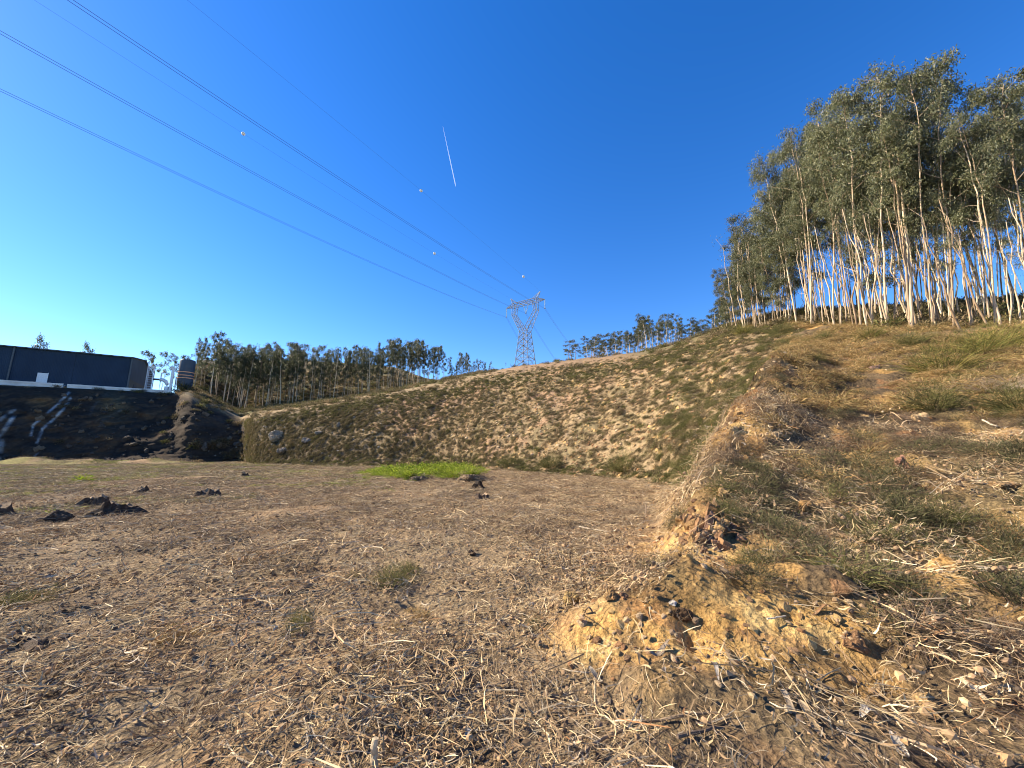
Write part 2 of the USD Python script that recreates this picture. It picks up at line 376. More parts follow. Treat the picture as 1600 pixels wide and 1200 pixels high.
# rock wall: push in and out along its own plan normal
wn = nz(6.0, 20, 4, Q3) * 2.6 + nz(1.6, 21, 3, Q3) * 1.2 + (1 - 4 * np.abs(nz(3.0, 22, 3, Q3))) * .5
X = X + w_wall * sstep(5.0, 5.3, TT) * (1 - sstep(6.5, 6.9, TT)) * wn * 0.45
Y = Y - w_wall * sstep(5.0, 5.3, TT) * (1 - sstep(6.5, 6.9, TT)) * wn * 0.9

# ---- the ground's own colours
def lerp(a, b, w):
    return a + (np.asarray(b) - a) * w[..., None]
Q3 = np.stack([X, Y, Z], -1)
col = np.zeros((nS, nT, 3)) + (0.265, 0.195, 0.115)
col = lerp(col, (0.32, 0.215, 0.118), sstep(.0, .16, nz(2.6, 30, 4)) * .85)
col = lerp(col, (0.175, 0.13, 0.085), sstep(.02, .16, nz(1.5, 31, 4)) * .7)
col = lerp(col, (0.25, 0.20, 0.125), sstep(.05, .2, nz(.7, 32, 3)) * .6)
PXg, PYg, FW = project(Q3)
far_green = sstep(24, 36, R) * w_floor * (1 - sstep(560, 700, SS))
col = lerp(col, (0.20, 0.19, 0.06), far_green * sstep(-.14, .06, nz(5, 33, 3)) * .85)
# mound: ochre and orange subsoil under brown humus
mc = np.zeros_like(col) + (0.125, 0.09, 0.052)
mc = lerp(mc, (0.42, 0.255, 0.09), sstep(.03, .14, nz(1.1, 40, 4, Q3)) * .75)
mc = lerp(mc, (0.30, 0.15, 0.065), sstep(.08, .16, nz(.7, 41, 3, Q3)) * .6)
mc = lerp(mc, (0.22, 0.165, 0.075), sstep(.0, .12, nz(1.6, 42, 3, Q3)) * .5)
col = lerp(col, mc, w_mound)
def spot(px, py, sxp, syp):
    return np.exp(-(((PXg - px) / sxp) ** 2 + ((PYg - py) / syp) ** 2)) * (FW > .3)
soil = np.clip(spot(1010, 975, 110, 45) + spot(960, 1010, 90, 40) + spot(1130, 1030, 70, 45) + spot(1190, 960, 70, 30) + .9 * spot(1300, 985, 70, 35) + .8 * spot(1480, 900, 40, 40)
               + .9 * spot(1130, 870, 70, 30) + .8 * spot(1100, 825, 50, 40) + .8 * spot(1155, 660, 14, 26) + .7 * spot(1170, 690, 22, 16) + .6 * spot(1240, 545, 14, 16) + .6 * spot(1020, 850, 40, 16), 0, 1) * (R < 26)
soil0 = soil
soil = soil * sstep(-.22, .02, nz(.5, 43, 3, Q3))
col = lerp(col, (0.50, 0.305, 0.105), soil)
col = lerp(col, (0.62, 0.45, 0.19), soil * sstep(.0, .12, nz(.35, 44, 3, Q3)) * .8)
col = lerp(col, (0.36, 0.18, 0.08), soil * sstep(.04, .14, nz(.28, 45, 3, Q3)) * .7)
# bank: pale ochre and pinkish scree
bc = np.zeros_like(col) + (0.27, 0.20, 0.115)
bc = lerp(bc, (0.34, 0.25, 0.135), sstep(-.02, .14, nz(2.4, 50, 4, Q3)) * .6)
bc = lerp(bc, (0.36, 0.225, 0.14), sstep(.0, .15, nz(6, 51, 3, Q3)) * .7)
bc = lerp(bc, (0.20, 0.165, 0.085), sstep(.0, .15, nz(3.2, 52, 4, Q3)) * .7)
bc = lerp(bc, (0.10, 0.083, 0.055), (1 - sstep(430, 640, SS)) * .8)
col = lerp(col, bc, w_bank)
# dark wall with an iron-brown patch and pale grout runs
wc = np.zeros_like(col) + (0.044, 0.032, 0.023)
wc = lerp(wc, (0.085, 0.05, 0.026), sstep(.05, .17, nz(4, 60, 3, Q3)) * .7)
wc = lerp(wc, (0.016, 0.014, 0.012), sstep(.0, .15, nz(2.5, 61, 4, Q3)) * .6)
wc = lerp(wc, (0.11, 0.065, 0.03), spot(65, 627, 25, 9))
wc = lerp(wc, (0.11, 0.085, 0.045), spot(180, 632, 22, 22) * .7)
col = lerp(col, wc, w_wall)
def run(pts, wpx):
    d = np.full(PXg.shape, 1e9)
    for (ax, ay), (bx, by) in zip(pts[:-1], pts[1:]):
        t = np.clip(((PXg - ax) * (bx - ax) + (PYg - ay) * (by - ay)) / ((bx - ax) ** 2 + (by - ay) ** 2), 0, 1)
        d = np.minimum(d, np.hypot(PXg - ax - t * (bx - ax), PYg - ay - t * (by - ay)))
    return np.clip(1.3 - d / wpx, 0, 1)
grout = np.clip(run([(108, 613), (90, 632), (66, 652), (52, 664), (48, 680)], 2.0) + run([(110, 622), (98, 640), (82, 657), (66, 670)], 2.2) + .6 * run([(66, 672), (58, 692)], 2.0)
                + run([(22, 640), (0, 656)], 3.0) + run([(20, 652), (10, 668), (-4, 684)], 3.6) + .6 * run([(2, 690), (-2, 722)], 5) + .5 * run([(66, 700), (54, 713)], 1.6)
                + .15 * run([(168, 615), (150, 628), (140, 648)], 2.5) + .1 * run([(190, 640), (160, 656)], 2), 0, 1) * w_wall
col = lerp(col, (0.36, 0.39, 0.40), grout * (0.45 + 2.6 * nz(1.1, 62, 3, Q3)).clip(0, .9))
# hill behind: dry grass, a bare track along the crest, brush under the trees
hc = np.zeros_like(col) + (0.17, 0.135, 0.07)
hc = lerp(hc, (0.10, 0.11, 0.045), sstep(-.05, .12, nz(6, 70, 3)) * .8)
hc = lerp(hc, (0.30, 0.225, 0.13), (1 - sstep(7.18, 7.35, TT)) * (SS < 900))
hc = lerp(hc, (0.30, 0.20, 0.12), sstep(740, 800, SS) * (1 - sstep(960, 1050, SS)) * .8)
hc = lerp(hc, (0.16, 0.13, 0.06), sstep(1000, 1100, SS))
hc = lerp(hc, (0.07, 0.06, 0.04), 1 - sstep(300, 400, SS))
col = lerp(col, hc, w_hill)
col = np.clip(col, .012, .8)

V = np.stack([X, Y, Z], -1)
gi = np.arange(nS * nT).reshape(nS, nT)
a, b, c, d = gi[:-1, :-1], gi[1:, :-1], gi[1:, 1:], gi[:-1, 1:]
FA = np.concatenate([np.stack([a, b, c], -1).reshape(-1, 3), np.stack([a, c, d], -1).reshape(-1, 3)])
V2 = V.reshape(-1, 3)
fnrm = np.cross(V2[FA[:, 1]] - V2[FA[:, 0]], V2[FA[:, 2]] - V2[FA[:, 0]])
if fnrm[:, 2].mean() < 0:
    FA = FA[:, ::-1]; fnrm = -fnrm
VN = np.zeros_like(V2)
for k in range(3):
    np.add.at(VN, FA[:, k], fnrm)
VN[gi[-1]] = VN[gi[0]] = VN[gi[-1]] + VN[gi[0]]
VN /= np.linalg.norm(VN, axis=1, keepdims=True) + 1e-12
zone = np.argmax(np.stack([w_floor, w_mound, w_bank, w_wall, w_hill], -1).reshape(-1, 5), 1)
fz = zone[FA[:, 0]]
colf = col.reshape(-1, 3)
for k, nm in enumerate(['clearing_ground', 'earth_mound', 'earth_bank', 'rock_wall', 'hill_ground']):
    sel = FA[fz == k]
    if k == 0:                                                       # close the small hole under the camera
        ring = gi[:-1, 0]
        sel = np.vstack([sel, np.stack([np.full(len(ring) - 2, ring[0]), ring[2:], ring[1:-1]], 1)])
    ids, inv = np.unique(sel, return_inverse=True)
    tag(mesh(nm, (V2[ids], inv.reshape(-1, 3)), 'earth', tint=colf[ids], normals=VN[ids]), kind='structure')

area = np.linalg.norm(fnrm, axis=1) * 0.5
fc = V2[FA].mean(1)
f_r = np.hypot(fc[:, 0], fc[:, 1])
f_s, f_t = SS.reshape(-1)[FA].mean(1), TT.reshape(-1)[FA].mean(1)
f_w = {k: w.reshape(-1)[FA].mean(1) for k, w in dict(floor=w_floor, mound=w_mound, bank=w_bank, wall=w_wall, hill=w_hill, soil=soil0).items()}
f_px, f_py, f_fw = project(fc)
f_view = (f_fw > .4) & (f_px > -140) & (f_px < 1740) & (f_py < 1330)

def scatter(density, seed):
    """points on the ground, density = pieces per square metre on each face"""
    g = rng(seed)
    wgt = area * density
    n = g.poisson(wgt.sum())
    f = g.choice(len(FA), n, p=wgt / wgt.sum())
    u = g.rand(n, 2)
    flip = u.sum(1) > 1
    u[flip] = 1 - u[flip]
    A, B, C = V2[FA[f, 0]], V2[FA[f, 1]], V2[FA[f, 2]]
    p = A + u[:, :1] * (B - A) + u[:, 1:] * (C - A)
    return p, VN[FA[f, 0]], f, g

tree_xy = cKDTree(V2[:, :2])
def ground_z(x, y):
    d, i = tree_xy.query([x, y], k=4)
    w = 1 / (d + 1e-4)
    return float((V2[i, 2] * w).sum() / w.sum())
vp = np.stack(project(V2), 1)
infront = np.where((vp[:, 2] > .5) & (vp[:, 0] > -150) & (vp[:, 0] < 1750) & (vp[:, 1] > 400) & (vp[:, 1] < 1300))[0]
tree_px = cKDTree(vp[infront, :2])
def on(px, py):
    """the ground point seen at that place of the view"""
    d, i = tree_px.query([px, py], k=24)
    i = infront[i[d < max(4.0, d[0] * 1.5)]]
    near_d = vp[i, 2].min()
    i = i[vp[i, 2] < near_d * 1.08]
    return V2[i[0]], VN[i[0]]

def quats(n, yaw, lean=1.0):
    """rotation that carries +z to n after a turn by yaw about z: arrays (w, x, y, z)"""
    n = n * np.array([lean, lean, 1.0])
    n = n / np.linalg.norm(n, axis=1, keepdims=True)
    q1 = np.stack([1 + n[:, 2], -n[:, 1], n[:, 0], np.zeros(len(n))], 1)
    q1 /= np.linalg.norm(q1, axis=1, keepdims=True)
    w2, z2 = np.cos(yaw / 2), np.sin(yaw / 2)
    w1, x1, y1 = q1[:, 0], q1[:, 1], q1[:, 2]
    return np.stack([w1 * w2, x1 * w2 + y1 * z2, y1 * w2 - x1 * z2, w1 * z2], 1)

def instancer(name, protos, p, q, s, idx, label, cat):
    """protos: list of (prototype name, Buf, material)"""
    pi = UsdGeom.PointInstancer.Define(stage, numbered('/World/' + name))
    tag(pi, label, cat, kind='stuff')
    for nm, bf, mt in protos:
        m = mesh(nm, bf.get(), mt, pi.GetPrim(), tint=bf.tint())
        pi.GetPrototypesRel().AddTarget(m.GetPath())
    pi.CreateProtoIndicesAttr(Vt.IntArray.FromNumpy(np.asarray(idx, np.int32)))
    pi.CreatePositionsAttr(Vt.Vec3fArray.FromNumpy(np.asarray(p, np.float32)))
    pi.CreateOrientationsAttr(Vt.QuathArray([Gf.Quath(float(a), float(b), float(c), float(d)) for a, b, c, d in q]))
    s = np.asarray(s, np.float32)
    pi.CreateScalesAttr(Vt.Vec3fArray.FromNumpy(np.repeat(s[:, None], 3, 1) if s.ndim == 1 else s))
    return pi.GetPrim()

# ------------------------------------------------------------------ the shed on its pad above the far wall
PADZ = 13.3
pa = at(262, 614.5, 76.5); pb = at(0, 601.5, 65)
e1 = np.array([pa[0] - pb[0], pa[1] - pb[1], 0.0]); e1 /= np.linalg.norm(e1)      # along the edge, to the right
e2 = np.array([-e1[1], e1[0], 0.0])                                                # away from the pit
pz = pa[2]
ang_e = math.degrees(math.atan2(e1[1], e1[0]))
def loc_of(px, py, off):
    """place on the pad, off metres behind its edge, seen in column px"""
    d = ray(px, py)
    A = np.array([[d[0], -e1[0]], [d[1], -e1[1]]])
    o = pa + e2 * off
    t = np.linalg.solve(A, o[:2])
    return np.array([d[0] * t[0], d[1] * t[0], pz]), t[1]
pad = thing('concrete_pad', 'pale concrete slab edge along the top of the dark rock wall under the blue shed', 'slab', pa, ang_e)
_, gapu = loc_of(104, 607, 0.0)
for u0, u1 in ((-70, gapu - .25), (gapu + .25, 0.6)):
    b = Buf(); b.box(((u0 + u1) / 2, 8.5, -.15), (u1 - u0, 18.6, .9)); build(b, 'slab', 'concrete', pad)
    b = Buf(); b.box(((u0 + u1) / 2, -.7, .36), (u1 - u0, .3, .3)); build(b, 'kerb', 'concrete', pad)

c0, u_c = loc_of(199, 608, 1.6)
top = at(207, 556, c0[1] + 0.0)
HW = 6.6
shed = thing('industrial_shed', 'long dark navy blue metal clad shed standing above the rock wall', 'shed', c0, ang_e)
L, D = 62.0, 16.0
for k in range(8):
    x0, x1 = -L + k * L / 8, -L + (k + 1) * L / 8 - .03
    b = Buf(); b.box(((x0 + x1) / 2, 0.1, HW / 2 + .3), (x1 - x0, .2, HW)); build(b, 'wall_panel', 'navy_cladding', shed)
b = Buf()
gv = np.array([(0, .22, .3), (0, D, .3), (0, D, HW * .82), (0, D / 2, HW + 1.2), (0, .22, HW + .3)]) + (-.08, 0, 0)
lo = np.array([(0, .22, 2.6), (0, D, 2.6), (0, D, HW * .82), (0, D / 2, HW + 1.2), (0, .22, HW + .3)]) + (-.08, 0, 0)
b.add(np.vstack([lo, lo - (.15, 0, 0)]), [(0, 1, 2), (0, 2, 3), (0, 3, 4), (5, 7, 6), (5, 8, 7), (5, 9, 8)]); build(b, 'end_wall', 'grey_cladding', shed)
b = Buf(); b.box((-.1, D / 2 + .1, 1.43), (.25, D - .25, 2.3)); build(b, 'end_wall_base', 'brown_cladding', shed)
b = Buf(); b.box((.04, 3.6, 1.3), (.1, 1.3, 1.2)); build(b, 'vent', 'dark_steel', shed)
b = Buf()
for s_, (y0, z0, y1, z1) in enumerate([(-.25, HW + .28, D / 2, HW + 1.32), (D / 2, HW + 1.32, D + .2, HW * .82 + .1)]):
    dv = np.array([0, y1 - y0, z1 - z0]); ln = np.linalg.norm(dv); th = math.atan2(z1 - z0, y1 - y0)
    Rm = np.array([[1, 0, 0], [0, math.cos(th), -math.sin(th)], [0, math.sin(th), math.cos(th)]])
    b.box((-L / 2, (y0 + y1) / 2, (z0 + z1) / 2 + .05), (L + .5, ln, .09), Rm)
build(b, 'roof', 'roof_sheet', shed)
b = Buf(); b.box((-L / 2, -.33, HW + .25), (L + .5, .16, .16)); build(b, 'gutter', 'dark_steel', shed)
b = Buf(); b.box((-.02, -.02, HW / 2 + .3), (.22, .3, HW)); build(b, 'corner_trim', 'dark_steel', shed)
cd, ud = loc_of(18, 565, 1.5)
b = Buf(); b.tube([(ud - u_c, -.12, .3), (ud - u_c, -.12, HW + .2)], .13, 8); build(b, 'downpipe', 'dark_steel', shed, smooth=40)
cd, ud = loc_of(65, 592, 1.5)
dr = mesh('door', trimesh.creation.box((1.25, .1, 2.2), trimesh.transformations.translation_matrix((ud - u_c, -.06, 1.4))), 'white_paint', shed)
mesh('frame', trimesh.creation.box((.08, .14, 2.3), trimesh.transformations.translation_matrix((ud - u_c + .67, -.06, 1.45))), 'pipe_metal', dr)

# dust plant beside the shed
def local(px, py, off):
    p, u = loc_of(px, py, off)
    return p
def up_to(px0, py0, px1, py1, off):
    """base point on the pad and height of the top seen at (px1, py1)"""
    p = local(px0, py0, off)
    return p, (at(px1, py1, p[1])[2] - p[2])
p, h = up_to(230, 611, 238, 571, 1.2)
ls = thing('ladder_tower', 'pale steel ladder tower at the end wall of the blue shed', 'ladder tower', p, ang_e)
for dx in (-.45, .45):
    for dy in (0, .9):
        b = Buf(); b.bar((dx, dy, 0), (dx, dy, h), .11); build(b, 'post', 'pipe_metal', ls)
b = Buf()
for k in range(int(h / .45)):
    b.bar((-.45, 0, .4 + k * .45), (.45, 0, .4 + k * .45), .06)
    if k % 3 == 0:
        b.bar((-.45, 0, .4 + k * .45), (-.45, .9, .4 + k * .45), .06); b.bar((.45, 0, .4 + k * .45), (.45, .9, .8 + k * .45), .06)
build(b, 'rungs', 'pipe_metal', ls)
p, h = up_to(248, 612, 253, 582, 1.0)
t_ = thing('vent_pipe', 'thin pale upright pipe with a bent top on the pad beside the blue shed', 'pipe', p, ang_e)
b = Buf(); b.tube([(0, 0, 0), (0, 0, h - .4), (.05, 0, h - .1), (.22, 0, h + .05), (.4, 0, h - .02)], .13, 8); build(b, 'pipe', 'pipe_metal', t_, smooth=40)
b = Buf(); b.tube([(0, 0, 0), (0, 0, .12)], .26, 8); build(b, 'foot', 'pipe_metal', t_)
p, h = up_to(259, 614, 259, 594, .9)
q = local(238, 600, .9)
t_ = thing('duct', 'grey duct that runs level from the ladder tower and elbows down to the pad', 'duct', p, ang_e)
ll = np.linalg.norm(q - p)
b = Buf(); b.tube([(-ll, 0, h), (-1.2, 0, h)], .2, 10); build(b, 'level_run', 'dark_steel', t_, smooth=40)
b = Buf(); b.tube([(-1.2, 0, h), (-.7, 0, h - .04), (-.25, 0, h - .3), (0, 0, h - .8), (0, 0, h - 1.3)], .36, 10); build(b, 'elbow', 'pipe_metal', t_, smooth=40)
b = Buf(); b.tube([(0, 0, 0), (0, 0, h - 1.3)], .36, 10); build(b, 'drop_pipe', 'pipe_metal', t_, smooth=40)
p, h = up_to(265, 614, 269, 577, .8)
t_ = thing('mast', 'tall pale square mast between the duct and the dark silo', 'mast', p, ang_e)
b = Buf(); b.box((0, 0, h / 2), (.42, .42, h)); build(b, 'shaft', 'pipe_metal', t_)
b = Buf(); b.box((0, 0, h + .2), (.55, .55, .4)); build(b, 'head', 'white_paint', t_)
p, h = up_to(287, 610, 289, 562, 2.6)
t_ = thing('silo', 'dark blue cylindrical silo ringed by thin orange bands beside the shed', 'silo', p, ang_e)
for k in range(4):
    a_ = k * math.pi / 2 + .6
    b = Buf(); b.bar((1.15 * math.cos(a_), 1.15 * math.sin(a_), 0), (1.15 * math.cos(a_), 1.15 * math.sin(a_), 2.2), .16); build(b, 'leg', 'dark_steel', t_)
b = Buf(); b.tube([(0, 0, .7), (0, 0, 2.2), (0, 0, h - .5), (0, 0, h - .15), (0, 0, h)], [.35, 1.35, 1.35, 1.2, .4], 20); build(b, 'drum', 'silo_sheet', t_, smooth=35)
for zz in (.62, .53, .46):
    b = Buf(); b.tube([(0, 0, h * zz), (0, 0, h * zz + .14)], 1.41, 20); build(b, 'band', 'orange_band', t_, smooth=35)
b = Buf(); b.tube([(-1.5, 0, h * .5), (-1.5, 0, h * .2)], .12, 6); build(b, 'side_pipe', 'pipe_metal', t_)

# ------------------------------------------------------------------ the pylon
PYL = at(821, 584, 150)
PYL[2] -= 2.0
ad = np.array([0.84, -0.543, 0]); ad /= np.linalg.norm(ad)            # along the crossarm
pyl = thing('pylon', 'tall steel lattice power pylon with forked head on the hill crest', 'pylon', PYL, math.degrees(math.atan2(ad[1], ad[0])))
W0, W1, HB, HX = 3.6, 1.7, 19.5, 31.0
WB = .20
b = None
for sx_ in (-1, 1):
    for sy_ in (-1, 1):
        b = Buf(); b.bar((sx_ * W0, sy_ * W0, 0), (sx_ * W1, sy_ * W1, HB), WB * 1.3); build(b, 'leg', 'galvanised_steel', pyl)
lev = np.array([0, 4.2, 8.0, 11.4, 14.4, 17.1, HB])
for face in range(4):
    b = Buf()
    for k in range(6):
        w0, w1 = np.interp(lev[k:k + 2], [0, HB], [W0, W1])
        pts = [(-w0, -w0, lev[k]), (w0, -w0, lev[k]), (w1, -w1, lev[k + 1]), (-w1, -w1, lev[k + 1])]
        cs, sn = math.cos(face * math.pi / 2), math.sin(face * math.pi / 2)
        pts = [np.array((x * cs - y * sn, x * sn + y * cs, z)) for x, y, z in pts]
        b.bar(pts[0], pts[2], WB * .7); b.bar(pts[1], pts[3], WB * .7); b.bar(pts[2], pts[3], WB * .7)
    build(b, 'bracing', 'galvanised_steel', pyl)
XA = 5.4
for s_ in (-1, 1):
    b = Buf()
    for sy_ in (-1, 1):
        o0, o1 = np.array((s_ * W1, sy_ * W1, HB)), np.array((s_ * (XA + .6), sy_ * .8, HX - 3.6))
        i0, i1 = np.array((-s_ * .2, sy_ * W1 * .9, HB + .4)), np.array((s_ * (XA - .9), sy_ * .8, HX - 3.4))
        t1 = np.array((s_ * (XA + .3), sy_ * .8, HX))
        t2 = np.array((s_ * (XA - 1.6), sy_ * .8, HX))
        b.bar(o0, o1, WB); b.bar(i0, i1, WB); b.bar(o1, t1, WB); b.bar(i1, t2, WB); b.bar(i1, o1, WB * .8)
        for k in range(5):
            f0, f1 = k / 5, (k + 1) / 5
            b.bar(o0 + (o1 - o0) * f0, i0 + (i1 - i0) * f1, WB * .6)
            b.bar(i0 + (i1 - i0) * f1, o0 + (o1 - o0) * f1, WB * .6)
        b.bar(o1, t2, WB * .6)
    for f0 in (.3, .65, 1.0):
        b.bar((s_ * (W1 + (XA + .6 - W1) * f0), -W1 + (W1 - .8) * f0, HB + (HX - 3.6 - HB) * f0), (s_ * (W1 + (XA + .6 - W1) * f0), W1 - (W1 - .8) * f0, HB + (HX - 3.6 - HB) * f0), WB * .6)
    build(b, 'fork_arm', 'galvanised_steel', pyl)
XE = 9.2
b = Buf()
for sy_ in (-1, 1):
    b.bar((-XA - .3, sy_ * .8, HX), (XA + .3, sy_ * .8, HX), WB); b.bar((-XA - .3, sy_ * .8, HX + 1.5), (XA + .3, sy_ * .8, HX + 1.5), WB)
    for s_ in (-1, 1):
        b.bar((s_ * (XA + .3), sy_ * .8, HX + 1.5), (s_ * XE, 0, HX + .3), WB); b.bar((s_ * (XA + .3), sy_ * .8, HX), (s_ * XE, 0, HX + .3), WB)
        b.bar((s_ * (XA + .3), sy_ * .8, HX), (s_ * (XA + .3), sy_ * .8, HX + 1.5), WB); b.bar((s_ * 7.4, sy_ * .4, HX), (s_ * 6.4, sy_ * .6, HX + 1.2), WB * .6)
    for k in range(8):
        x0, x1 = -XA + k * XA / 4, -XA + (k + 1) * XA / 4
        b.bar((x0, sy_ * .8, HX if k % 2 else HX + 1.5), (x1, sy_ * .8, HX + 1.5 if k % 2 else HX), WB * .7)
for k in range(9):
    b.bar((-XA + k * XA / 4, -.8, HX + 1.5), (-XA + k * XA / 4, .8, HX + 1.5), WB * .6)
build(b, 'crossarm', 'galvanised_steel', pyl)
PK = {-1: np.array((-7.0, 0, HX + 4.2)), 1: np.array((7.2, 0, HX + 4.2))}
for s_ in (-1, 1):
    b = Buf()
    for dx, dy in ((-.3, -.8), (-.3, .8), (-2.2, -.8), (-2.2, .8)):
        b.bar((s_ * (XA + .6 + dx), dy, HX + 1.5), PK[s_], WB * .8)
    for f0 in (.33, .66):
        q0, q1 = np.array((s_ * (XA + .3), .8, HX + 1.5)), np.array((s_ * (XA - 1.6), .8, HX + 1.5))
        b.bar(q0 + (PK[s_] - q0) * f0, q1 + (PK[s_] - q1) * (f0 - .2), WB * .6)
    build(b, 'earth_peak', 'galvanised_steel', pyl)
INS = {}
for k, (x0, dy) in enumerate(((-XE, 0), (0.4, 0), (XE, 0))):
    b = Buf()
    zt = HX + .2 if k != 1 else HX
    zz = np.linspace(zt, zt - 3.6, 15)
    for xo in ((0,) if k != 1 else (-1.3, 1.3)):
        P_ = np.stack([x0 + xo * np.linspace(1, 0, 15), np.zeros(15), zz], 1)
        b.tube(P_, np.where(np.arange(15) % 2, .20, .09), 8)
    build(b, 'insulator', 'glass_insulator', pyl)
    b = Buf(); b.box((x0, 0, zt - 3.75), (.7, .16, .2)); build(b, 'clamp', 'dark_steel', pyl)
    INS[k] = np.array((x0, 0, zt - 3.8))
ca, sa = ad[0], ad[1]
def pyl_world(p):
    return PYL + np.array((p[0] * ca - p[1] * sa, p[0] * sa + p[1] * ca, p[2]))

# ------------------------------------------------------------------ conductors, earth wires and their marker balls
wd = np.array([-.40, -.916, 0]); wd /= np.linalg.norm(wd)
side = np.array([-wd[1], wd[0], 0])
def fit_wire(A, pix):
    us, zs = [0.0], [A[2]]
    for px, py in pix:
        d = ray(px, py)
        m_ = np.array([[d[0], -wd[0]], [d[1], -wd[1]]])
        t, u = np.linalg.solve(m_, A[:2])
        us.append(u); zs.append(EYE + d[2] * t)
    us, zs = np.array(us), np.array(zs)
    w = np.ones(len(us)); w[0] = 6
    return np.polyfit(us, zs, 2, w=w), us
def wire_pts(A, co, umax, n=60):
    u = np.linspace(0, umax, n)
    z = np.polyval(co, u)
    z += (A[2] - z[0]) * np.exp(-u / 12)
    return np.stack([A[0] + wd[0] * u, A[1] + wd[1] * u, z], 1)
wires = {}
for nm, A, pix, lab, twin, back in (
        ('a', pyl_world(INS[0]), [(0, 140), (337, 300), (500, 374)], 'lowest twin power line from the left insulator of the pylon', True, (808, 526)),
        ('b', pyl_world(INS[1]), [(0, 50), (250, 190), (500, 327)], 'middle twin power line from the centre insulator of the pylon', True, (873, 570)),
        ('c', pyl_world(INS[2]), [(114, 2), (300, 128), (500, 259)], 'upper thick twin power line from the right insulator of the pylon', True, (884, 530)),
        ('d', pyl_world(PK[-1]), [(59, 0), (380, 211), (500, 287), (679, 394)], 'faint earth wire with two marker balls from the left peak', False, None),
        ('e', pyl_world(PK[1]), [(300, 0), (500, 172), (658, 301), (818, 427)], 'faint earth wire with two marker balls from the right peak', False, None)):
    co, us = fit_wire(A, pix)
    P_ = wire_pts(A, co, us.max() + 60)
    print('wire', nm, A.round(1), co, us.round(0))
    wires[nm] = (A, co)
    t_ = thing('power_line' if twin else 'earth_wire', lab, 'cable', A)
    for o in ((-.22, .22) if twin else (0,)):
        b = Buf(); b.tube(P_ - A + side * o, .023 if twin else .011, 5); build(b, 'conductor', 'conductor_metal', t_)
    if back:
        d = ray(*back)
        bd = np.array([.45, .89, 0])
        m_ = np.array([[d[0], -bd[0]], [d[1], -bd[1]]])
        t, u = np.linalg.solve(m_, A[:2])
        zb = EYE + d[2] * t
        sl = (zb - A[2]) / u
        u_ = np.linspace(0, max(u * 2.6, 60), 14)
        Pb = np.stack([bd[0] * u_, bd[1] * u_, sl * u_ - .0016 * u_ * (u - u_)], 1)
        for o in (-.22, .22):
            b = Buf(); b.tube(Pb + np.array([.89, -.45, 0]) * o, .030, 5); build(b, 'conductor', 'conductor_metal', t_)
for nm, px, py, lab in (('d', 380, 211, 'weathered round marker ball highest and nearest on the left earth wire'), ('e', 658, 301, 'white round marker ball on the right earth wire near the contrail'),
                        ('d', 679, 394, 'small round marker ball on the left earth wire towards the pylon'), ('e', 818, 427, 'small white marker ball right above the pylon')):
    A, co = wires[nm]
    d = ray(px, py)
    t, u = np.linalg.solve(np.array([[d[0], -wd[0]], [d[1], -wd[1]]]), A[:2])
    z = np.polyval(co, u) + (A[2] - np.polyval(co, 0)) * math.exp(-u / 12)
    rad = 2.4 / 600 * np.linalg.norm((d[0] * t, d[1] * t, z)) * .8
    t_ = thing('marker_ball', lab, 'marker ball', (d[0] * t, d[1] * t, z), 30, group=None)
    for s_ in (0, 1):
        sp = trimesh.creation.icosphere(3, rad)
        sp = trimesh.intersections.slice_mesh_plane(sp, (0, 0, 1 if s_ else -1), (0, 0, .012 if s_ else -.012), cap=True)
        mesh('half_shell', (np.array(sp.vertices), np.array(sp.faces)), 'marker_paint', t_, smooth=40)
    b = Buf(); b.tube([(0, 0, -.02), (0, 0, .02)], rad * 1.05, 20); build(b, 'flange', 'dark_steel', t_)

# contrail, kilometres away and high up
c0_, c1_ = at(712, 291, 3600), at(692, 198, 3000)
P_ = np.linspace(c0_, c1_, 24)
g = rng(3)
b = Buf(); b.tube(P_ - c0_, np.interp(np.linspace(0, 1, 24), [0, .06, .5, 1], [2.0, 4.5, 3.5, 1.0]) * (1 + .03 * g.randn(24)), 8)
t_ = mesh('contrail', b.get(), 'contrail_ice', smooth=True)
UsdGeom.Xformable(UsdGeom.Mesh(t_)).AddTranslateOp().Set(Gf.Vec3d(*map(float, c0_)))
tag(t_, 'thin short white aircraft trail in the deep blue sky', 'contrail')

# ------------------------------------------------------------------ eucalyptus trees
def norm(v):
    return v / (np.linalg.norm(v, axis=-1, keepdims=True) + 1e-9)
def leaves(buf, C, g, length, width, palette, hang=0.75):
    """sickle leaves folded along the midrib, hanging from the points C"""
    n = len(C)
    dirs = norm(np.stack([g.randn(n), g.randn(n), -hang * 2.0 + g.randn(n) * .9], 1))
    sd = norm(np.cross(dirs, g.randn(n, 3)))
    up = np.cross(dirs, sd)
    ln = length * g.uniform(.6, 1.25, n)[:, None]
    w = width * g.uniform(.7, 1.2, n)[:, None]
    a = C
    m1 = C + dirs * ln * .45 + up * ln * .06
    e = C + dirs * ln + up * ln * -.10
    l, r = m1 + sd * w * .5 + up * w * .25, m1 - sd * w * .5 + up * w * .25
    v = np.stack([a, l, e, r], 1).reshape(-1, 3)
    i = np.arange(n)[:, None] * 4
    f = np.concatenate([i + [0, 1, 2], i + [0, 2, 3]])
    pal = np.array(palette)
    c = pal[g.randint(0, len(pal), n)] * g.uniform(.75, 1.3, (n, 1))
    buf.add(v, f, np.repeat(c, 4, 0))
LEAF = [(.150, .158, .070), (.115, .125, .058), (.195, .195, .100), (.075, .088, .040), (.235, .230, .130), (.150, .168, .100)]
BARK = np.array((.56, .46, .33))
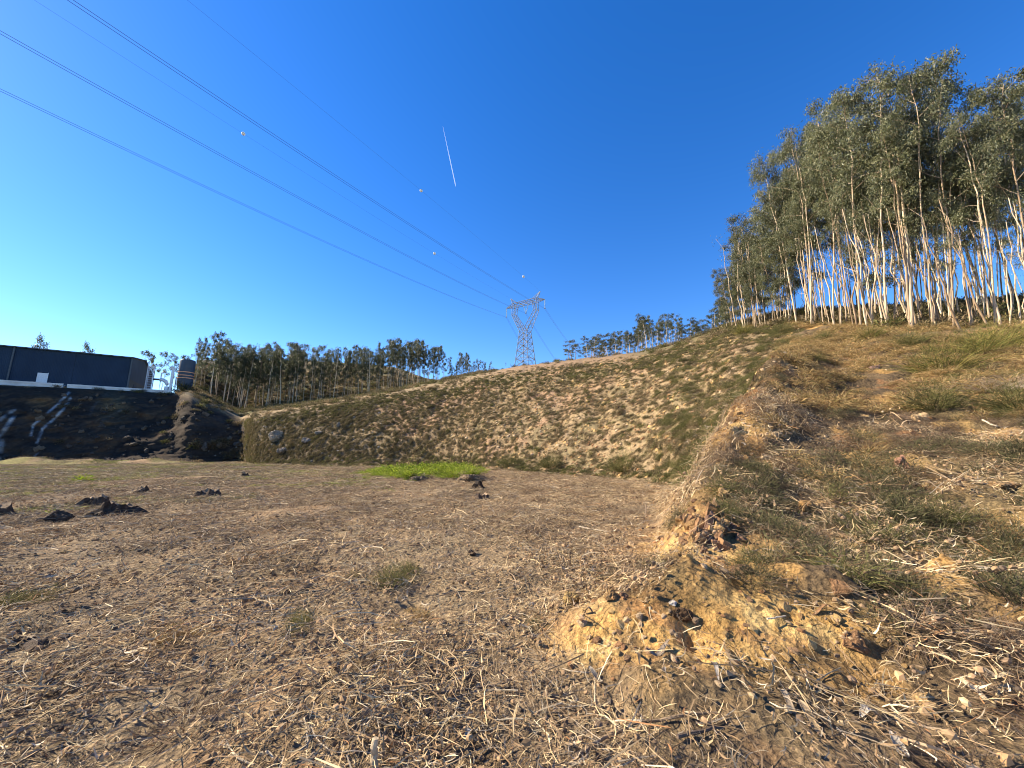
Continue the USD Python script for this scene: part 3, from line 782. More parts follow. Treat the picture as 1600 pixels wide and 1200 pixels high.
def eucalyptus(name, seed, h=17.0, bare=.5, r0=.11, n_limb=13, reach=2.2, n_twig=5, n_leaf=26, leaf=.23, leafw=.058, lean=.6, fork=False, sides=7, tuft=.34, limb_parts=True, tone=1.0):
    g = rng(seed)
    root = klass(name)
    k = 15
    t = np.linspace(0, 1, k)
    wob = np.cumsum(g.randn(k, 2) * .09, 0) * np.linspace(.2, 1, k)[:, None]
    lean_d = g.uniform(0, 2 * np.pi)
    trunk = np.stack([wob[:, 0] + lean * t ** 1.3 * math.cos(lean_d), wob[:, 1] + lean * t ** 1.3 * math.sin(lean_d), t * h - .4], 1)
    rad = r0 * .72 * (1 - t) ** .75 + .012
    rad[0] *= 1.35
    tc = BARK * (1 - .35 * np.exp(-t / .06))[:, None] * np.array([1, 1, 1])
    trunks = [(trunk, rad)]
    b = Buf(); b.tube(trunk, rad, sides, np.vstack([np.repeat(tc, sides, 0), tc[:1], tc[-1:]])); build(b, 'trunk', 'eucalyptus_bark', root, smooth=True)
    if fork:
        f2 = trunk.copy()
        f2[:, :2] += np.outer(np.sin(t * 2.6) * .5 * (t > 0), (math.cos(lean_d + 2), math.sin(lean_d + 2))) + .12
        b = Buf(); b.tube(f2[:-2], rad[:-2] * .85, sides, np.vstack([np.repeat(tc[:-2], sides, 0), tc[:1], tc[-3:-2]])); build(b, 'trunk', 'eucalyptus_bark', root, smooth=True)
        trunks.append((f2, rad * .85))
    cr = Buf()
    small = Buf()
    for li in range(n_limb):
        tr, rr = trunks[li % len(trunks)]
        q = bare + (1 - bare) * ((li + g.uniform(0, .8)) / n_limb) ** .85
        q = min(q, .985)
        base = np.array([np.interp(q, t, tr[:, j]) for j in range(3)])
        az = li * 2.4 + g.uniform(-.6, .6)
        rel = (q - bare) / (1 - bare)
        ln = reach * (1.05 - .62 * rel) * g.uniform(.65, 1.2) * (.65 if rel < .12 else 1)
        up = g.uniform(.5, 1.1) + .7 * rel
        out = np.array([math.cos(az), math.sin(az), 0])
        s = np.linspace(0, 1, 6)[:, None]
        limb = base + out * ln * (s ** .9) + np.array([0, 0, 1.0]) * ln * (up * s - .35 * s ** 2.4) + np.cumsum(g.randn(6, 3) * .05, 0) * s
        lr = np.linspace(max(.35 * np.interp(q, t, rr), .018), .008, 6)
        lb = Buf(); lb.tube(limb, lr, 5, BARK * .85)
        if limb_parts:
            build(lb, 'limb', 'eucalyptus_bark', root, smooth=True)
        else:
            small.add(*lb.get(), lb.tint())
        tips = [limb[-1]]
        for tw in range(n_twig):
            s0 = g.uniform(.35, .98)
            p0 = np.array([np.interp(s0, s[:, 0], limb[:, j]) for j in range(3)])
            dv = norm(out * g.uniform(.1, 1) + g.randn(3) * .7 + np.array([0, 0, .55]))
            l2 = g.uniform(.45, 1.0) * reach * .38
            tw_p = p0 + dv * l2 * np.linspace(0, 1, 4)[:, None] - np.array([0, 0, .25]) * (np.linspace(0, 1, 4)[:, None] ** 2) * l2
            small.tube(tw_p, np.linspace(.012, .004, 4), 3, BARK * .6, cap=False)
            tips += [tw_p[-1], tw_p[2]]
        for tp in tips:
            m = max(3, int(n_leaf * g.choice([.25, .6, 1.0, 1.6])))
            C = tp + g.randn(m, 3).clip(-1.7, 1.7) * np.array([tuft * .75, tuft * .75, tuft]) * g.uniform(.55, 1.1) - (0, 0, tuft * .4)
            leaves(cr, C, g, leaf, leafw, np.array(LEAF) * tone)
    for dd in range(3):                                              # dead snags below the crown
        q = g.uniform(.18, bare)
        base = np.array([np.interp(q, t, trunk[:, j]) for j in range(3)])
        az = g.uniform(0, 6.28)
        s = np.linspace(0, 1, 4)[:, None]
        ln = g.uniform(.4, 1.5)
        small.tube(base + np.array([math.cos(az), math.sin(az), .9]) * ln * s + g.randn(4, 3) * .04, np.linspace(.022, .006, 4), 3, BARK * .8, cap=False)
    tag(build(small, 'twigs', 'eucalyptus_bark', root), kind='stuff')
    tag(build(cr, 'crown', 'eucalyptus_leaf', root), kind='stuff')
    return '/World/' + name
# near kinds (right-hand stand) and far kinds (hill)
NEAR = [eucalyptus('near_eucalyptus_kind_%s' % w, 100 + i, **kw) for i, (w, kw) in enumerate([
    ('broad', dict(h=17, bare=.56, r0=0.082, n_limb=15, reach=2.5, n_leaf=34, fork=True)),
    ('tall', dict(h=17, bare=.52, r0=0.068, n_limb=16, reach=2.0, n_leaf=30)),
    ('slim', dict(h=17, bare=.54, r0=0.058, n_limb=13, reach=1.6, n_leaf=28, lean=1.2)),
    ('leaning', dict(h=17, bare=.55, r0=0.065, n_limb=14, reach=1.9, n_leaf=30, lean=2.2)),
    ('dense', dict(h=17, bare=.44, r0=0.068, n_limb=18, reach=1.9, n_leaf=30)),
    ('sparse', dict(h=17, bare=.62, r0=0.051, n_limb=9, reach=1.5, n_leaf=24, lean=1.0)),
    ('full', dict(h=17, bare=.22, r0=0.061, n_limb=19, reach=2.0, n_leaf=30))])]
FAR = [eucalyptus('far_eucalyptus_kind_%s' % w, 200 + i, leaf=.42, leafw=.15, n_twig=3, sides=5, tuft=.36, limb_parts=False, tone=np.array([.62, .64, .62]), **kw) for i, (w, kw) in enumerate([
    ('round', dict(h=15, bare=.55, r0=.15, n_limb=11, reach=2.2, n_leaf=13)),
    ('tall', dict(h=15, bare=.42, r0=.14, n_limb=12, reach=1.9, n_leaf=13)),
    ('spire', dict(h=15, bare=.38, r0=.13, n_limb=13, reach=1.4, n_leaf=13)),
    ('slim', dict(h=15, bare=.55, r0=.12, n_limb=9, reach=1.4, n_leaf=12)),
    ('bushy', dict(h=15, bare=.28, r0=.15, n_limb=14, reach=2.0, n_leaf=13))])]

def sheet(px, t):
    """ground point in the sheet's own coordinates"""
    i = int(np.clip(np.searchsorted(S, px), 1, nS - 1))
    j = np.interp(t, T, np.arange(nT))
    j0 = int(j); fr = j - j0
    return V[i, j0] * (1 - fr) + V[i, min(j0 + 1, nT - 1)] * fr
def height_for(base, pytop):
    return at(800, pytop, base[1])[2] - base[2]

def fit_height(base, tilt, lift=0):
    """tallest trunk whose top stays under the stand's outline"""
    dv = np.array([math.sin(math.radians(tilt[1])), -math.sin(math.radians(tilt[0])), 1.0])
    for h in np.arange(21, 4, -.5):
        x, y, _ = project(base + dv * h)
        if y > np.interp(x, SKY_X, SKY_Y) + lift:
            return h
    return 4.0
SKY_X = [1095, 1120, 1140, 1165, 1195, 1215, 1260, 1300, 1350, 1385, 1430, 1470, 1500, 1540, 1600, 1700]
SKY_Y = [470, 430, 390, 330, 285, 215, 170, 160, 150, 100, 78, 100, 200, 150, 110, 110]
placed = []
def clear(p, dmin):
    if any((p[0] - q[0]) ** 2 + (p[1] - q[1]) ** 2 < dmin * dmin for q in placed):
        return False
    placed.append(p)
    return True

# the notable trees of the right-hand stand, each at its own place: column, row behind the edge, top, kind, width, label
HERO = [(1424, 7.02, 72, 0, 1.10, 20, 'tallest eucalyptus with twin pale trunks and an open high crown on the mound'),
        (1300, 7.05, 205, 3, 1.0, 130, 'eucalyptus whose pale trunk leans left with a spreading crown, left part of the right stand'),
        (1245, 7.06, 208, 1, 1.0, 70, 'eucalyptus with high rounded crown that breaks the skyline left of the tallest trees'),
        (1385, 7.05, 160, 1, 1.0, 200, 'eucalyptus with straight pale trunk just left of the twin trunked tree'),
        (1345, 7.04, 150, 4, 1.0, 300, 'leafy eucalyptus with crown reaching low between the leaning and the tallest tree'),
        (1490, 7.06, 210, 5, 1.0, 10, 'thin sparse eucalyptus just right of the tallest tree with forked bare branches'),
        (1558, 7.03, 140, 0, .9, 80, 'slender dark trunked eucalyptus near the right edge of the photo'),
        (1622, 7.03, 80, 4, 1.0, 240, 'big eucalyptus crown that enters at the upper right edge'),
        (1205, 7.08, 285, 2, 1.0, 30, 'slim eucalyptus on the left shoulder of the right stand'),
        (1172, 7.12, 340, 2, 1.0, 160, 'low leafy eucalyptus among the leftmost bunch of white poles'),
        (1150, 7.2, 370, 6, 1.0, 0, 'leftmost leafy eucalyptus of the stand on the right, its crown over open sky')]
LX, LY = [1150, 1240, 1330, 1424, 1600], [2, 0, 2, 8.5, 6]
for px, t, pytop, kd, wsc, rz, lab in HERO:
    p = sheet(px, t)
    clear(p, .1)
    h = fit_height(p, (0, np.interp(px, LX, LY)))
    s = h / 17.0
    dup(NEAR[kd], 'eucalyptus_tree', lab, 'tree', p, rz, (s ** .6 * wsc, s ** .6 * wsc, s), 'eucalyptus stand on the right mound', tilt=(0, np.interp(px, LX, LY)))
g = rng(7)
back = []
for row, (t0, t1, n, dmin) in enumerate([(7.01, 7.12, 34, .7), (7.12, 7.35, 40, 1.1), (7.35, 7.8, 46, 1.4)]):
    k = tries = 0
    while k < n and tries < 4000:
        tries += 1
        px, t = g.uniform(1135, 1700), g.uniform(t0, t1)
        if px < 1185 and t < 7.05:
            continue
        p = sheet(px, t)
        if not clear(p, dmin):
            continue
        qx = float(project(p)[0])
        if qx > 1640:
            continue
        tl = (g.uniform(-3, 3), np.interp(qx, LX, [2, 0, 2, 5, 5]) + g.uniform(-4, 4))
        h = fit_height(p, tl) * g.uniform(.55, 1.0)
        s = h / 17.0
        w = g.uniform(.8, 1.1) * s ** .6
        if qx < 1240 and g.rand() < .6:
            kd = 6
        else:
          kd = [1, 2, 3, 5, 4, 6, 2, 5][g.randint(8)] if row else [2, 5, 3, 1, 0, 5][g.randint(6)]
        if row == 2:
            back.append((NEAR[kd], p, tl, g.uniform(0, 360), (w, w, s)))
            k += 1
            continue
        zn = np.searchsorted([1200, 1270, 1345, 1410, 1450, 1530], qx)
        where = ['at the left end of the right stand', 'on the left shoulder of the right stand', 'beside the leaning trunk of the right stand', 'left of the twin trunked tallest tree',
                 'around the twin trunked tallest tree', 'right of the twin trunked tallest tree', 'at the right edge of the photo'][zn]
        lab = ['slender pale eucalyptus in the front row, ', 'eucalyptus behind the front row, '][row] + where
        dup(NEAR[kd], 'eucalyptus_tree', lab, 'tree', p, g.uniform(0, 360), (w, w, s), ['front row eucalyptus trees ', 'second row eucalyptus trees '][row] + where, tilt=tl)
        k += 1
# bare thin poles between them
def pole(name, seed):
    g = rng(seed)
    root = klass(name)
    t = np.linspace(0, 1, 9)
    P_ = np.stack([np.cumsum(g.randn(9) * .10), np.cumsum(g.randn(9) * .10), t * 7 - .3], 1)
    b = Buf(); b.tube(P_, .055 * (1 - t * .7), 5, BARK * .95); build(b, 'trunk', 'eucalyptus_bark', root, smooth=True)
    cr = Buf(); tw = Buf()
    for q in range(5):
        p0 = P_[4 + q % 5]
        e = p0 + np.array([g.randn() * .25, g.randn() * .25, g.uniform(.5, 1.1)])
        tw.tube(np.linspace(p0, e, 3), .006, 3, BARK * .8, cap=False)
        leaves(cr, e + g.randn(14, 3) * .35, g, .18, .04, LEAF)
    tag(build(tw, 'twigs', 'eucalyptus_bark', root), kind='stuff')
    tag(build(cr, 'crown', 'eucalyptus_leaf', root), kind='stuff')
    return '/World/' + name
POLES = [pole('sapling_kind_%s' % w, 300 + i) for i, w in enumerate(('straight', 'bent', 'leafy'))]
for k in range(64):
    px, t = g.uniform(1150, 1640), 7.0 + g.rand() ** 1.5 * .35
    p = sheet(px, t)
    s = g.uniform(.6, 1.25)
    dup(POLES[g.randint(3)], 'eucalyptus_sapling', 'thin pale eucalyptus pole ' + (wz := ['at the left end of the right stand', 'between left end and leaning trunk', 'between leaning trunk and twin trunked tree', 'right of the twin trunked tree', 'at the right photo edge'][int(np.searchsorted([1215, 1300, 1424, 1540], px))]), 'sapling', p, g.uniform(0, 360), (s, s, s * g.uniform(.9, 1.3)), 'thin poles ' + wz)

# forest on the far hill, left of the pylon
FX = [215, 240, 275, 300, 330, 380, 430, 500, 560, 630, 650, 700, 740, 770]
FY = [552, 552, 556, 538, 524, 545, 540, 545, 545, 533, 535, 552, 560, 572]
k = tries = 0
rows = [(7.96, 8.03, 60), (8.03, 8.14, 70), (8.14, 8.4, 80)]
for row, (t0, t1, n) in enumerate(rows):
    k = tries = 0
    while k < n and tries < 5000:
        tries += 1
        px, t = g.uniform(300, 768), g.uniform(t0, t1)
        p = sheet(px, t)
        qx = float(project(p)[0])
        if qx < 285 or qx > 768 or (row == 0 and qx > 640 and g.rand() < .5) or not clear(p, 1.5):
            continue
        h = height_for(p, np.interp(qx, FX, FY) + g.uniform(-7, 22))
        if h < 4:
            continue
        s = h / 15.0
        w = g.uniform(.75, 1.1) * min(s, 1.25)
        kd = g.choice(5, p=[.2, .2, .2, .08, .32])
        if row == 2:
            back.append((FAR[kd], p, (0, 0), g.uniform(0, 360), (w, w, s)))
            k += 1
            continue
        lab = ['front edge', 'middle'][row]
        dup(FAR[kd], 'eucalyptus_tree', 'far eucalyptus at the %s of the wood, %s' % (lab, wz := ['just right of the silo', 'left part above the dark ramp', 'middle part above the crest track', 'right part with sky between the trunks', 'thin right end near the pylon'][int(np.searchsorted([350, 450, 600, 710], qx))]), 'tree', p, g.uniform(0, 360), (w, w, s), 'far wood %s, %s' % (lab, wz))
        k += 1
for px, Yd, top, kd, lab in ((222, 105, 549, 0, 'eucalyptus crown that looks out between shed end wall and sky'), (236, 108, 552, 3, 'eucalyptus right of the shed roof end, behind the ladder tower'),
                             (252, 110, 551, 0, 'eucalyptus behind the bent vent pipe'), (270, 104, 553, 3, 'eucalyptus directly left of the silo'), (284, 112, 556, 0, 'eucalyptus behind the silo'),
                             (55, 118, 527, 4, 'round tree crown showing above the shed roof, left one of two'), (131, 120, 538, 4, 'small tree crown showing above the shed roof, right one of two')):
    base = at(px, 600, Yd); base[2] = ground_z(base[0], base[1])
    h = height_for(base, top); s = h / 15
    dup(FAR[kd], 'eucalyptus_tree', lab, 'tree', base, g.uniform(0, 360), (max(s, .8) * .8, max(s, .8) * .8, s), 'eucalyptus trees behind the shed')
for px, Yd, top in ((748, 128, 568), (757, 131, 566), (765, 133, 571), (790, 170, 566), (797, 172, 568)):
    base = at(px, 590, Yd); base[2] = ground_z(base[0], base[1]) - .5
    h = height_for(base, top); s = h / 15
    dup(FAR[3], 'eucalyptus_tree', 'lone thin eucalyptus on the skyline between the far wood and the pylon', 'tree', base, g.uniform(0, 360), (s * .7, s * .7, s), 'thin trees left of the pylon')
# trees on the skyline right of the pylon
MID = [(893, 532, 0), (905, 545, 3), (918, 527, 1), (928, 522, 1), (940, 530, 3), (950, 522, 0), (962, 517, 1), (972, 518, 0), (985, 515, 1), (996, 508, 3), (1004, 497, 2), (1012, 490, 1), (1022, 494, 2), (1032, 503, 3),
       (1043, 492, 0), (1056, 491, 0), (1064, 505, 3), (1082, 500, 1), (1090, 504, 2), (1102, 500, 0), (1120, 480, 4), (1132, 474, 0), (1145, 470, 4)]
for i, (px, top, kd) in enumerate(MID):
    for rep in range(3):
        base = at(px + (0, 6, -4)[rep], 560, 82 + (i * 37 % 11) + rep * 7)
        base[2] = ground_z(base[0], base[1])
        h = height_for(base, top + rep * 6)
        if h < 3: continue
        s = h / 15
        w = min(max(s, .6), 1.0) * g.uniform(1.1, 1.45)
        dup(FAR[kd if not rep else [4, 2, 1, 4][g.randint(4)]], 'eucalyptus_tree', 'eucalyptus of the row on the skyline between pylon and right stand, ' + ('front' if not rep else 'rear'), 'tree', base, g.uniform(0, 360), (w, w, s), 'skyline trees right of the pylon, ' + ('front' if not rep else 'rear'))

# the ranks behind, seen only as a mass between the trunks in front
bw = UsdGeom.PointInstancer.Define(stage, '/World/back_of_the_wood')
tag(bw, 'rear ranks of eucalyptus trees seen through the trunks of both woods', 'wood', kind='stuff')
kinds = sorted(set(x[0] for x in back))
for kp in kinds:
    x = UsdGeom.Xform.Define(stage, '/World/back_of_the_wood/' + kp.split('/')[-1].split('_kind')[0] + '_' + kp.split('_')[-1])
    x.GetPrim().GetReferences().AddInternalReference(kp)
    bw.GetPrototypesRel().AddTarget(x.GetPath())
bw.CreateProtoIndicesAttr(Vt.IntArray([kinds.index(x[0]) for x in back]))
bw.CreatePositionsAttr(Vt.Vec3fArray.FromNumpy(np.array([x[1] for x in back], np.float32)))
qs = [(Gf.Rotation(Gf.Vec3d(0, 0, 1), float(x[3])) * Gf.Rotation(Gf.Vec3d(0, 1, 0), float(x[2][1]))).GetQuat() for x in back]
bw.CreateOrientationsAttr(Vt.QuathArray([Gf.Quath(q) for q in qs]))
bw.CreateScalesAttr(Vt.Vec3fArray.FromNumpy(np.array([x[4] for x in back], np.float32)))

# ------------------------------------------------------------------ ground cover: litter, heath, grass, stones
PALE, STRAW, TAN = (.54, .44, .28), (.47, .365, .20), (.40, .29, .16)
BROWN, DARK, GREY, RUST, WOODY = (.23, .155, .085), (.09, .064, .040), (.29, .24, .175), (.25, .13, .06), (.30, .21, .12)
def pick(g, n, pal, v=.25):
    p = np.array([q[:3] for q in pal]); w = np.array([q[3] for q in pal], float)
    return p[g.choice(len(p), n, p=w / w.sum())] * g.uniform(1 - v, 1 + v, (n, 1))
def strands(b, g, n, R, l0, l1, w0, w1, zmax, pal, tilt=.18, curve=.5, bias=None):
    """curved dry strands lying about on a disc of radius R"""
    rr, th = R * np.sqrt(g.rand(n)), g.uniform(0, 6.283, n)
    az = g.uniform(0, 6.283, n) if bias is None else bias + g.randn(n) * .55
    ln = np.exp(g.uniform(np.log(l0), np.log(l1), n))
    k = 4
    t = np.linspace(-.5, .5, k)[None, :]
    cv = g.randn(n) * curve
    a = az[:, None] + cv[:, None] * t
    dx, dy = np.cos(a) * ln[:, None] * t, np.sin(a) * ln[:, None] * t
    tl = g.randn(n) * tilt
    z = g.uniform(0, zmax, n)[:, None] + np.abs(tl)[:, None] * ln[:, None] * .5 + (tl * ln)[:, None] * t + (g.randn(n) * .08 * ln)[:, None] * (1 - 4 * t * t)
    P_ = np.stack([(rr * np.cos(th))[:, None] + dx, (rr * np.sin(th))[:, None] + dy, z], -1)
    sd = norm(np.stack([-np.sin(az), np.cos(az), g.randn(n) * .7], 1))
    w = g.uniform(w0, w1, n)[:, None] * np.array([.6, 1, 1, .45])
    b.ribbons(P_, w, sd, pick(g, n, pal))
def dead_leaves(b, g, n, R, l0, l1, zmax, pal):
    rr, th, az = R * np.sqrt(g.rand(n)), g.uniform(0, 6.283, n), g.uniform(0, 6.283, n)
    ln = g.uniform(l0, l1, n)
    k = 5
    t = np.linspace(-.5, .5, k)[None, :]
    a = az[:, None] + (g.randn(n) * .8)[:, None] * t
    z = g.uniform(.004, zmax, n)[:, None] + (g.randn(n) * .35 * ln)[:, None] * t + (np.abs(g.randn(n)) * .3 * ln)[:, None] * (4 * t * t)
    P_ = np.stack([(rr * np.cos(th))[:, None] + np.cos(a) * ln[:, None] * t, (rr * np.sin(th))[:, None] + np.sin(a) * ln[:, None] * t, z], -1)
    sd = norm(np.stack([-np.sin(az), np.cos(az), g.randn(n) * .6], 1))
    w = (ln * g.uniform(.10, .18, n))[:, None] * np.array([.15, .8, 1, .7, .08])
    b.ribbons(P_, w, sd, pick(g, n, pal))
def lumps(b, g, n, R, r0, r1, pal, zsq=.7):
    ico = trimesh.creation.icosahedron()
    for i in range(n):
        rr, th = R * math.sqrt(g.rand()), g.uniform(0, 6.283)
        s = math.exp(g.uniform(math.log(r0), math.log(r1)))
        v = ico.vertices * g.uniform(.65, 1.2, (12, 1)) * s * np.array([1, g.uniform(.6, 1), zsq])
        a = g.uniform(0, 6.28); c_, s_ = math.cos(a), math.sin(a)
        v = v @ np.array([[c_, -s_, 0], [s_, c_, 0], [0, 0, 1]])
        b.add(v + (rr * math.cos(th), rr * math.sin(th), s * .25), ico.faces, pick(g, 1, pal)[0])
def twigs(b, g, n, R, l0, l1, r0, r1, zmax, pal):
    for i in range(n):
        ln = math.exp(g.uniform(math.log(l0), math.log(l1)))
        az, th, rr = g.uniform(0, 6.28), g.uniform(0, 6.28), R * math.sqrt(g.rand())
        t = np.linspace(-.5, .5, 5)
        P_ = np.stack([rr * math.cos(th) + math.cos(az) * ln * t, rr * math.sin(th) + math.sin(az) * ln * t, g.uniform(.005, zmax) + g.randn() * .12 * ln * t + abs(g.randn()) * .04], 1)
        P_ += np.cumsum(g.randn(5, 3) * ln * .014, 0)
        rad = g.uniform(r0, r1)
        b.tube(P_, np.linspace(rad, rad * .5, 5), 4, pick(g, 1, pal)[0], cap=False)
pal_straw = [(*STRAW, 4), (*PALE, 2), (*TAN, 4), (*BROWN, 4), (*GREY, 2), (*DARK, 2), (*RUST, .7)]
pal_dull = [(*BROWN, 4), (*DARK, 3), (*GREY, 4), (*TAN, 2), (*WOODY, 3), (*PALE, .7)]
pal_leaf = [(*TAN, 4), (*BROWN, 4), (*GREY, 1), (.40, .28, .16, 2), (*RUST, 1), (.48, .39, .27, .8)]
pal_soil = [(.24, .16, .09, 3), (.16, .11, .07, 3), (.33, .22, .12, 2), (.10, .075, .055, 2)]
litter = []
for i in range(8):
    g = rng(500 + i); b = Buf()
    m_ = i % 4
    strands(b, g, [230, 170, 130, 280][m_], (.55), .03, .18, .0018, .0048, .03, pal_straw if m_ != 1 else pal_dull, bias=None if m_ else 0.3)
    strands(b, g, 9, .5, .2, .42, .003, .008, .05, pal_straw, tilt=.10, curve=.9)
    dead_leaves(b, g, [30, 46, 24, 12][m_], .55, .035, .10, .03, pal_leaf)
    twigs(b, g, [5, 9, 7, 3][m_], .5, .08, .35, .0015, .005, .03, pal_dull)
    lumps(b, g, [34, 24, 60, 20][m_], .55, .006, .03, pal_soil)
    litter.append(('litter_mat', b, 'litter'))
def patchy(scale, seed, lo, hi):
    return sstep(lo, hi, meshkit.fbm(fc / scale, 3, seed) - .5)
inb = lambda x0, x1, y0, y1, s=25: sstep(x0 - s, x0 + s, f_px) * (1 - sstep(x1 - s, x1 + s, f_px)) * sstep(y0 - s, y0 + s, f_py) * (1 - sstep(y1 - s, y1 + s, f_py))
def spread(density, seed, lo=.8, hi=1.25, lean=1.0, sink=0.0):
    p, n, f, g = scatter(density * f_view, seed)
    s = g.uniform(lo, hi, len(p))
    return p - n * (s * sink)[:, None], quats(n, g.uniform(0, 6.283, len(p)), lean), s, f, g
bare = np.clip(f_w['soil'] * 1.5, 0, .94)
fall = np.interp(f_r, [0, 4, 8, 14, 22, 35, 60], [9.5, 9.5, 8.5, 6.5, 4.2, 2.2, .8])
dark_corner = inb(1000, 1800, 985, 1400, 40)
fall = fall * (1 - .65 * dark_corner)
p, q, s, f, g = spread(fall * f_w['floor'] * (1 - bare) * (.45 + .75 * patchy(1.6, 79, -.10, .06)) + fall * .40 * f_w['mound'] * (1 - bare) * (f_r < 14), 1, .75, 1.3)
s = s * np.interp(np.hypot(p[:, 0], p[:, 1]), [0, 12, 40], [1, 1.15, 1.7])
instancer('dry_litter', litter, p, q, s, g.randint(0, 8, len(p)), 'dry straw, twigs, dead leaves and clods strewn over the cleared ground', 'plant litter')
print('litter', len(p))

# coarse slash: bark ribbons, chips and longer sticks
slash = []
for i in range(6):
    g = rng(540 + i); b = Buf()
    strands(b, g, 12, .6, .12, .40, .008, .018, .05, [(*PALE, 1), (*TAN, 4), (.42, .31, .19, 3), (*BROWN, 3)], tilt=.16, curve=1.2)
    twigs(b, g, 8, .6, .2, .65, .003, .007, .05, [(*WOODY, 4), (*GREY, 2), (*BROWN, 3), (*PALE, .6)])
    dead_leaves(b, g, 22, .6, .06, .13, .05, pal_leaf)
    lumps(b, g, 8, .6, .012, .045, [(.40, .29, .16, 2), (.32, .20, .10, 3), (.48, .38, .25, .6)])
    slash.append(('slash_pile', b, 'litter'))
zone_slash = f_w['floor'] * np.interp(f_r, [1, 3, 6, 12, 30], [1.5, .9, .35, .15, .06]) + f_w['mound'] * np.interp(f_r, [1, 4, 8, 14, 20], [1.3, .8, .35, .12, .05]) * (1 - bare)
p, q, s, f, g = spread(zone_slash * (1 - bare * .6), 2)
instancer('slash_debris', slash, p, q, s, g.randint(0, 6, len(p)), 'bark ribbons, sticks and chips left from felling', 'felling debris')

# shrubs, bracken and grass as tufts
def dome(g, b, n, R_, H, l0, l1, w0, w1, pal, up=.8, shell=.45, k=3):
    u = norm(g.randn(n, 3)); u[:, 2] = np.abs(u[:, 2])
    rho = g.uniform(shell, 1, n)[:, None]
    P0 = u * rho * np.array([R_, R_, H]) * (1 + .25 * g.randn(n, 1)).clip(.5, 1.4)
    dv = norm(u * np.array([1, 1, .6]) + np.array([0, 0, up]) + g.randn(n, 3) * .55)
    ln = g.uniform(l0, l1, n)[:, None]
    t = np.linspace(0, 1, k)
    P_ = P0[:, None] + dv[:, None] * ln[:, None] * t[None, :, None] - np.array([0, 0, .35]) * (ln[:, None] * (t ** 2)[None, :, None])
    sd = norm(np.cross(dv, g.randn(n, 3)))
    w = g.uniform(w0, w1, n)[:, None] * np.linspace(1, .25, k)[None]
    b.ribbons(P_, w, sd, pick(g, n, pal, .35))
def brush(g, b, n, R_, H, w, pal, spread_=.6, droop=.3, k=4):
    th = g.uniform(0, 6.283, n); rr = R_ * np.sqrt(g.rand(n)) * .45
    P0 = np.stack([rr * np.cos(th), rr * np.sin(th), np.full(n, -.02)], 1)
    dv = norm(np.stack([np.cos(th) * spread_, np.sin(th) * spread_, np.ones(n)], 1) + g.randn(n, 3) * np.array([.3, .3, .12]))
    ln = H * g.uniform(.5, 1.15, n)[:, None]
    t = np.linspace(0, 1, k)
    P_ = P0[:, None] + dv[:, None] * ln[:, None] * t[None, :, None] + (np.stack([np.cos(th), np.sin(th), -np.ones(n)], 1) * droop)[:, None] * (ln[:, None] * (t ** 2)[None, :, None])
    sd = norm(np.cross(dv, g.randn(n, 3)))
    b.ribbons(P_, g.uniform(.6, 1.3, n)[:, None] * w * np.linspace(1, .2, k)[None], sd, pick(g, n, pal, .35))
pal_heath = [(.075, .078, .034, 4), (.10, .095, .045, 3), (.13, .11, .06, 2), (.055, .052, .028, 2), (.16, .125, .075, 1)]
pal_green = [(.105, .108, .036, 4), (.145, .138, .050, 3), (.075, .078, .027, 2), (.19, .16, .07, 2)]
pal_dead = [(.20, .145, .095, 3), (.14, .098, .068, 5), (.27, .21, .14, 2), (.10, .07, .045, 2), (.22, .12, .06, 1)]
pal_brack = [(.34, .235, .10, 4), (.26, .165, .07, 3), (.40, .30, .15, 2), (.17, .14, .05, 2), (.22, .12, .055, 1)]
pal_gorse = [(.13, .135, .035, 3), (.19, .175, .05, 3), (.25, .195, .06, 2), (.09, .095, .03, 2)]
pal_grass = [(.21, .27, .025, 4), (.28, .33, .035, 3), (.14, .19, .025, 3), (.33, .32, .08, 1)]
def kinds_of(name, n, seed, make, m_='foliage'):
    out = []
    for i in range(n):
        g = rng(seed + i); b = Buf(); make(g, b); out.append((name, b, m_))
    return out
heath = kinds_of('heath_tuft', 4, 600, lambda g, b: (dome(g, b, 420, .30, .26, .05, .13, .004, .010, pal_heath), brush(g, b, 40, .3, .36, .005, pal_dead)))
green = kinds_of('green_tuft', 3, 610, lambda g, b: (dome(g, b, 380, .30, .28, .07, .17, .004, .010, pal_green), brush(g, b, 60, .3, .42, .006, pal_green)))
dead = kinds_of('dead_tuft', 4, 620, lambda g, b: (dome(g, b, 260, .34, .20, .08, .24, .003, .007, pal_dead, up=.2, shell=.2), brush(g, b, 90, .35, .34, .004, pal_dead, 1.2, .4)))
brack = kinds_of('bracken_tuft', 4, 630, lambda g, b: (dome(g, b, 260, .36, .26, .08, .22, .006, .018, pal_brack, up=.3, shell=.25), brush(g, b, 50, .3, .5, .008, pal_brack, .9, .5)))
pal_scrub = [(.115, .10, .048, 4), (.15, .125, .065, 3), (.19, .15, .085, 2), (.085, .075, .038, 2)]
bank_clump = kinds_of('bank_clump', 4, 640, lambda g, b: dome(g, b, 190, .42, .34, .10, .26, .018, .045, pal_scrub, shell=.3))
bank_clump += kinds_of('bank_clump', 2, 646, lambda g, b: dome(g, b, 190, .42, .34, .10, .28, .018, .045, pal_green, shell=.3))
bank_clump += kinds_of('bank_clump', 3, 650, lambda g, b: dome(g, b, 170, .42, .28, .10, .28, .015, .04, [(.22, .165, .09, 4), (.28, .21, .12, 3), (.14, .11, .06, 2), (.33, .26, .16, 1)], shell=.2))

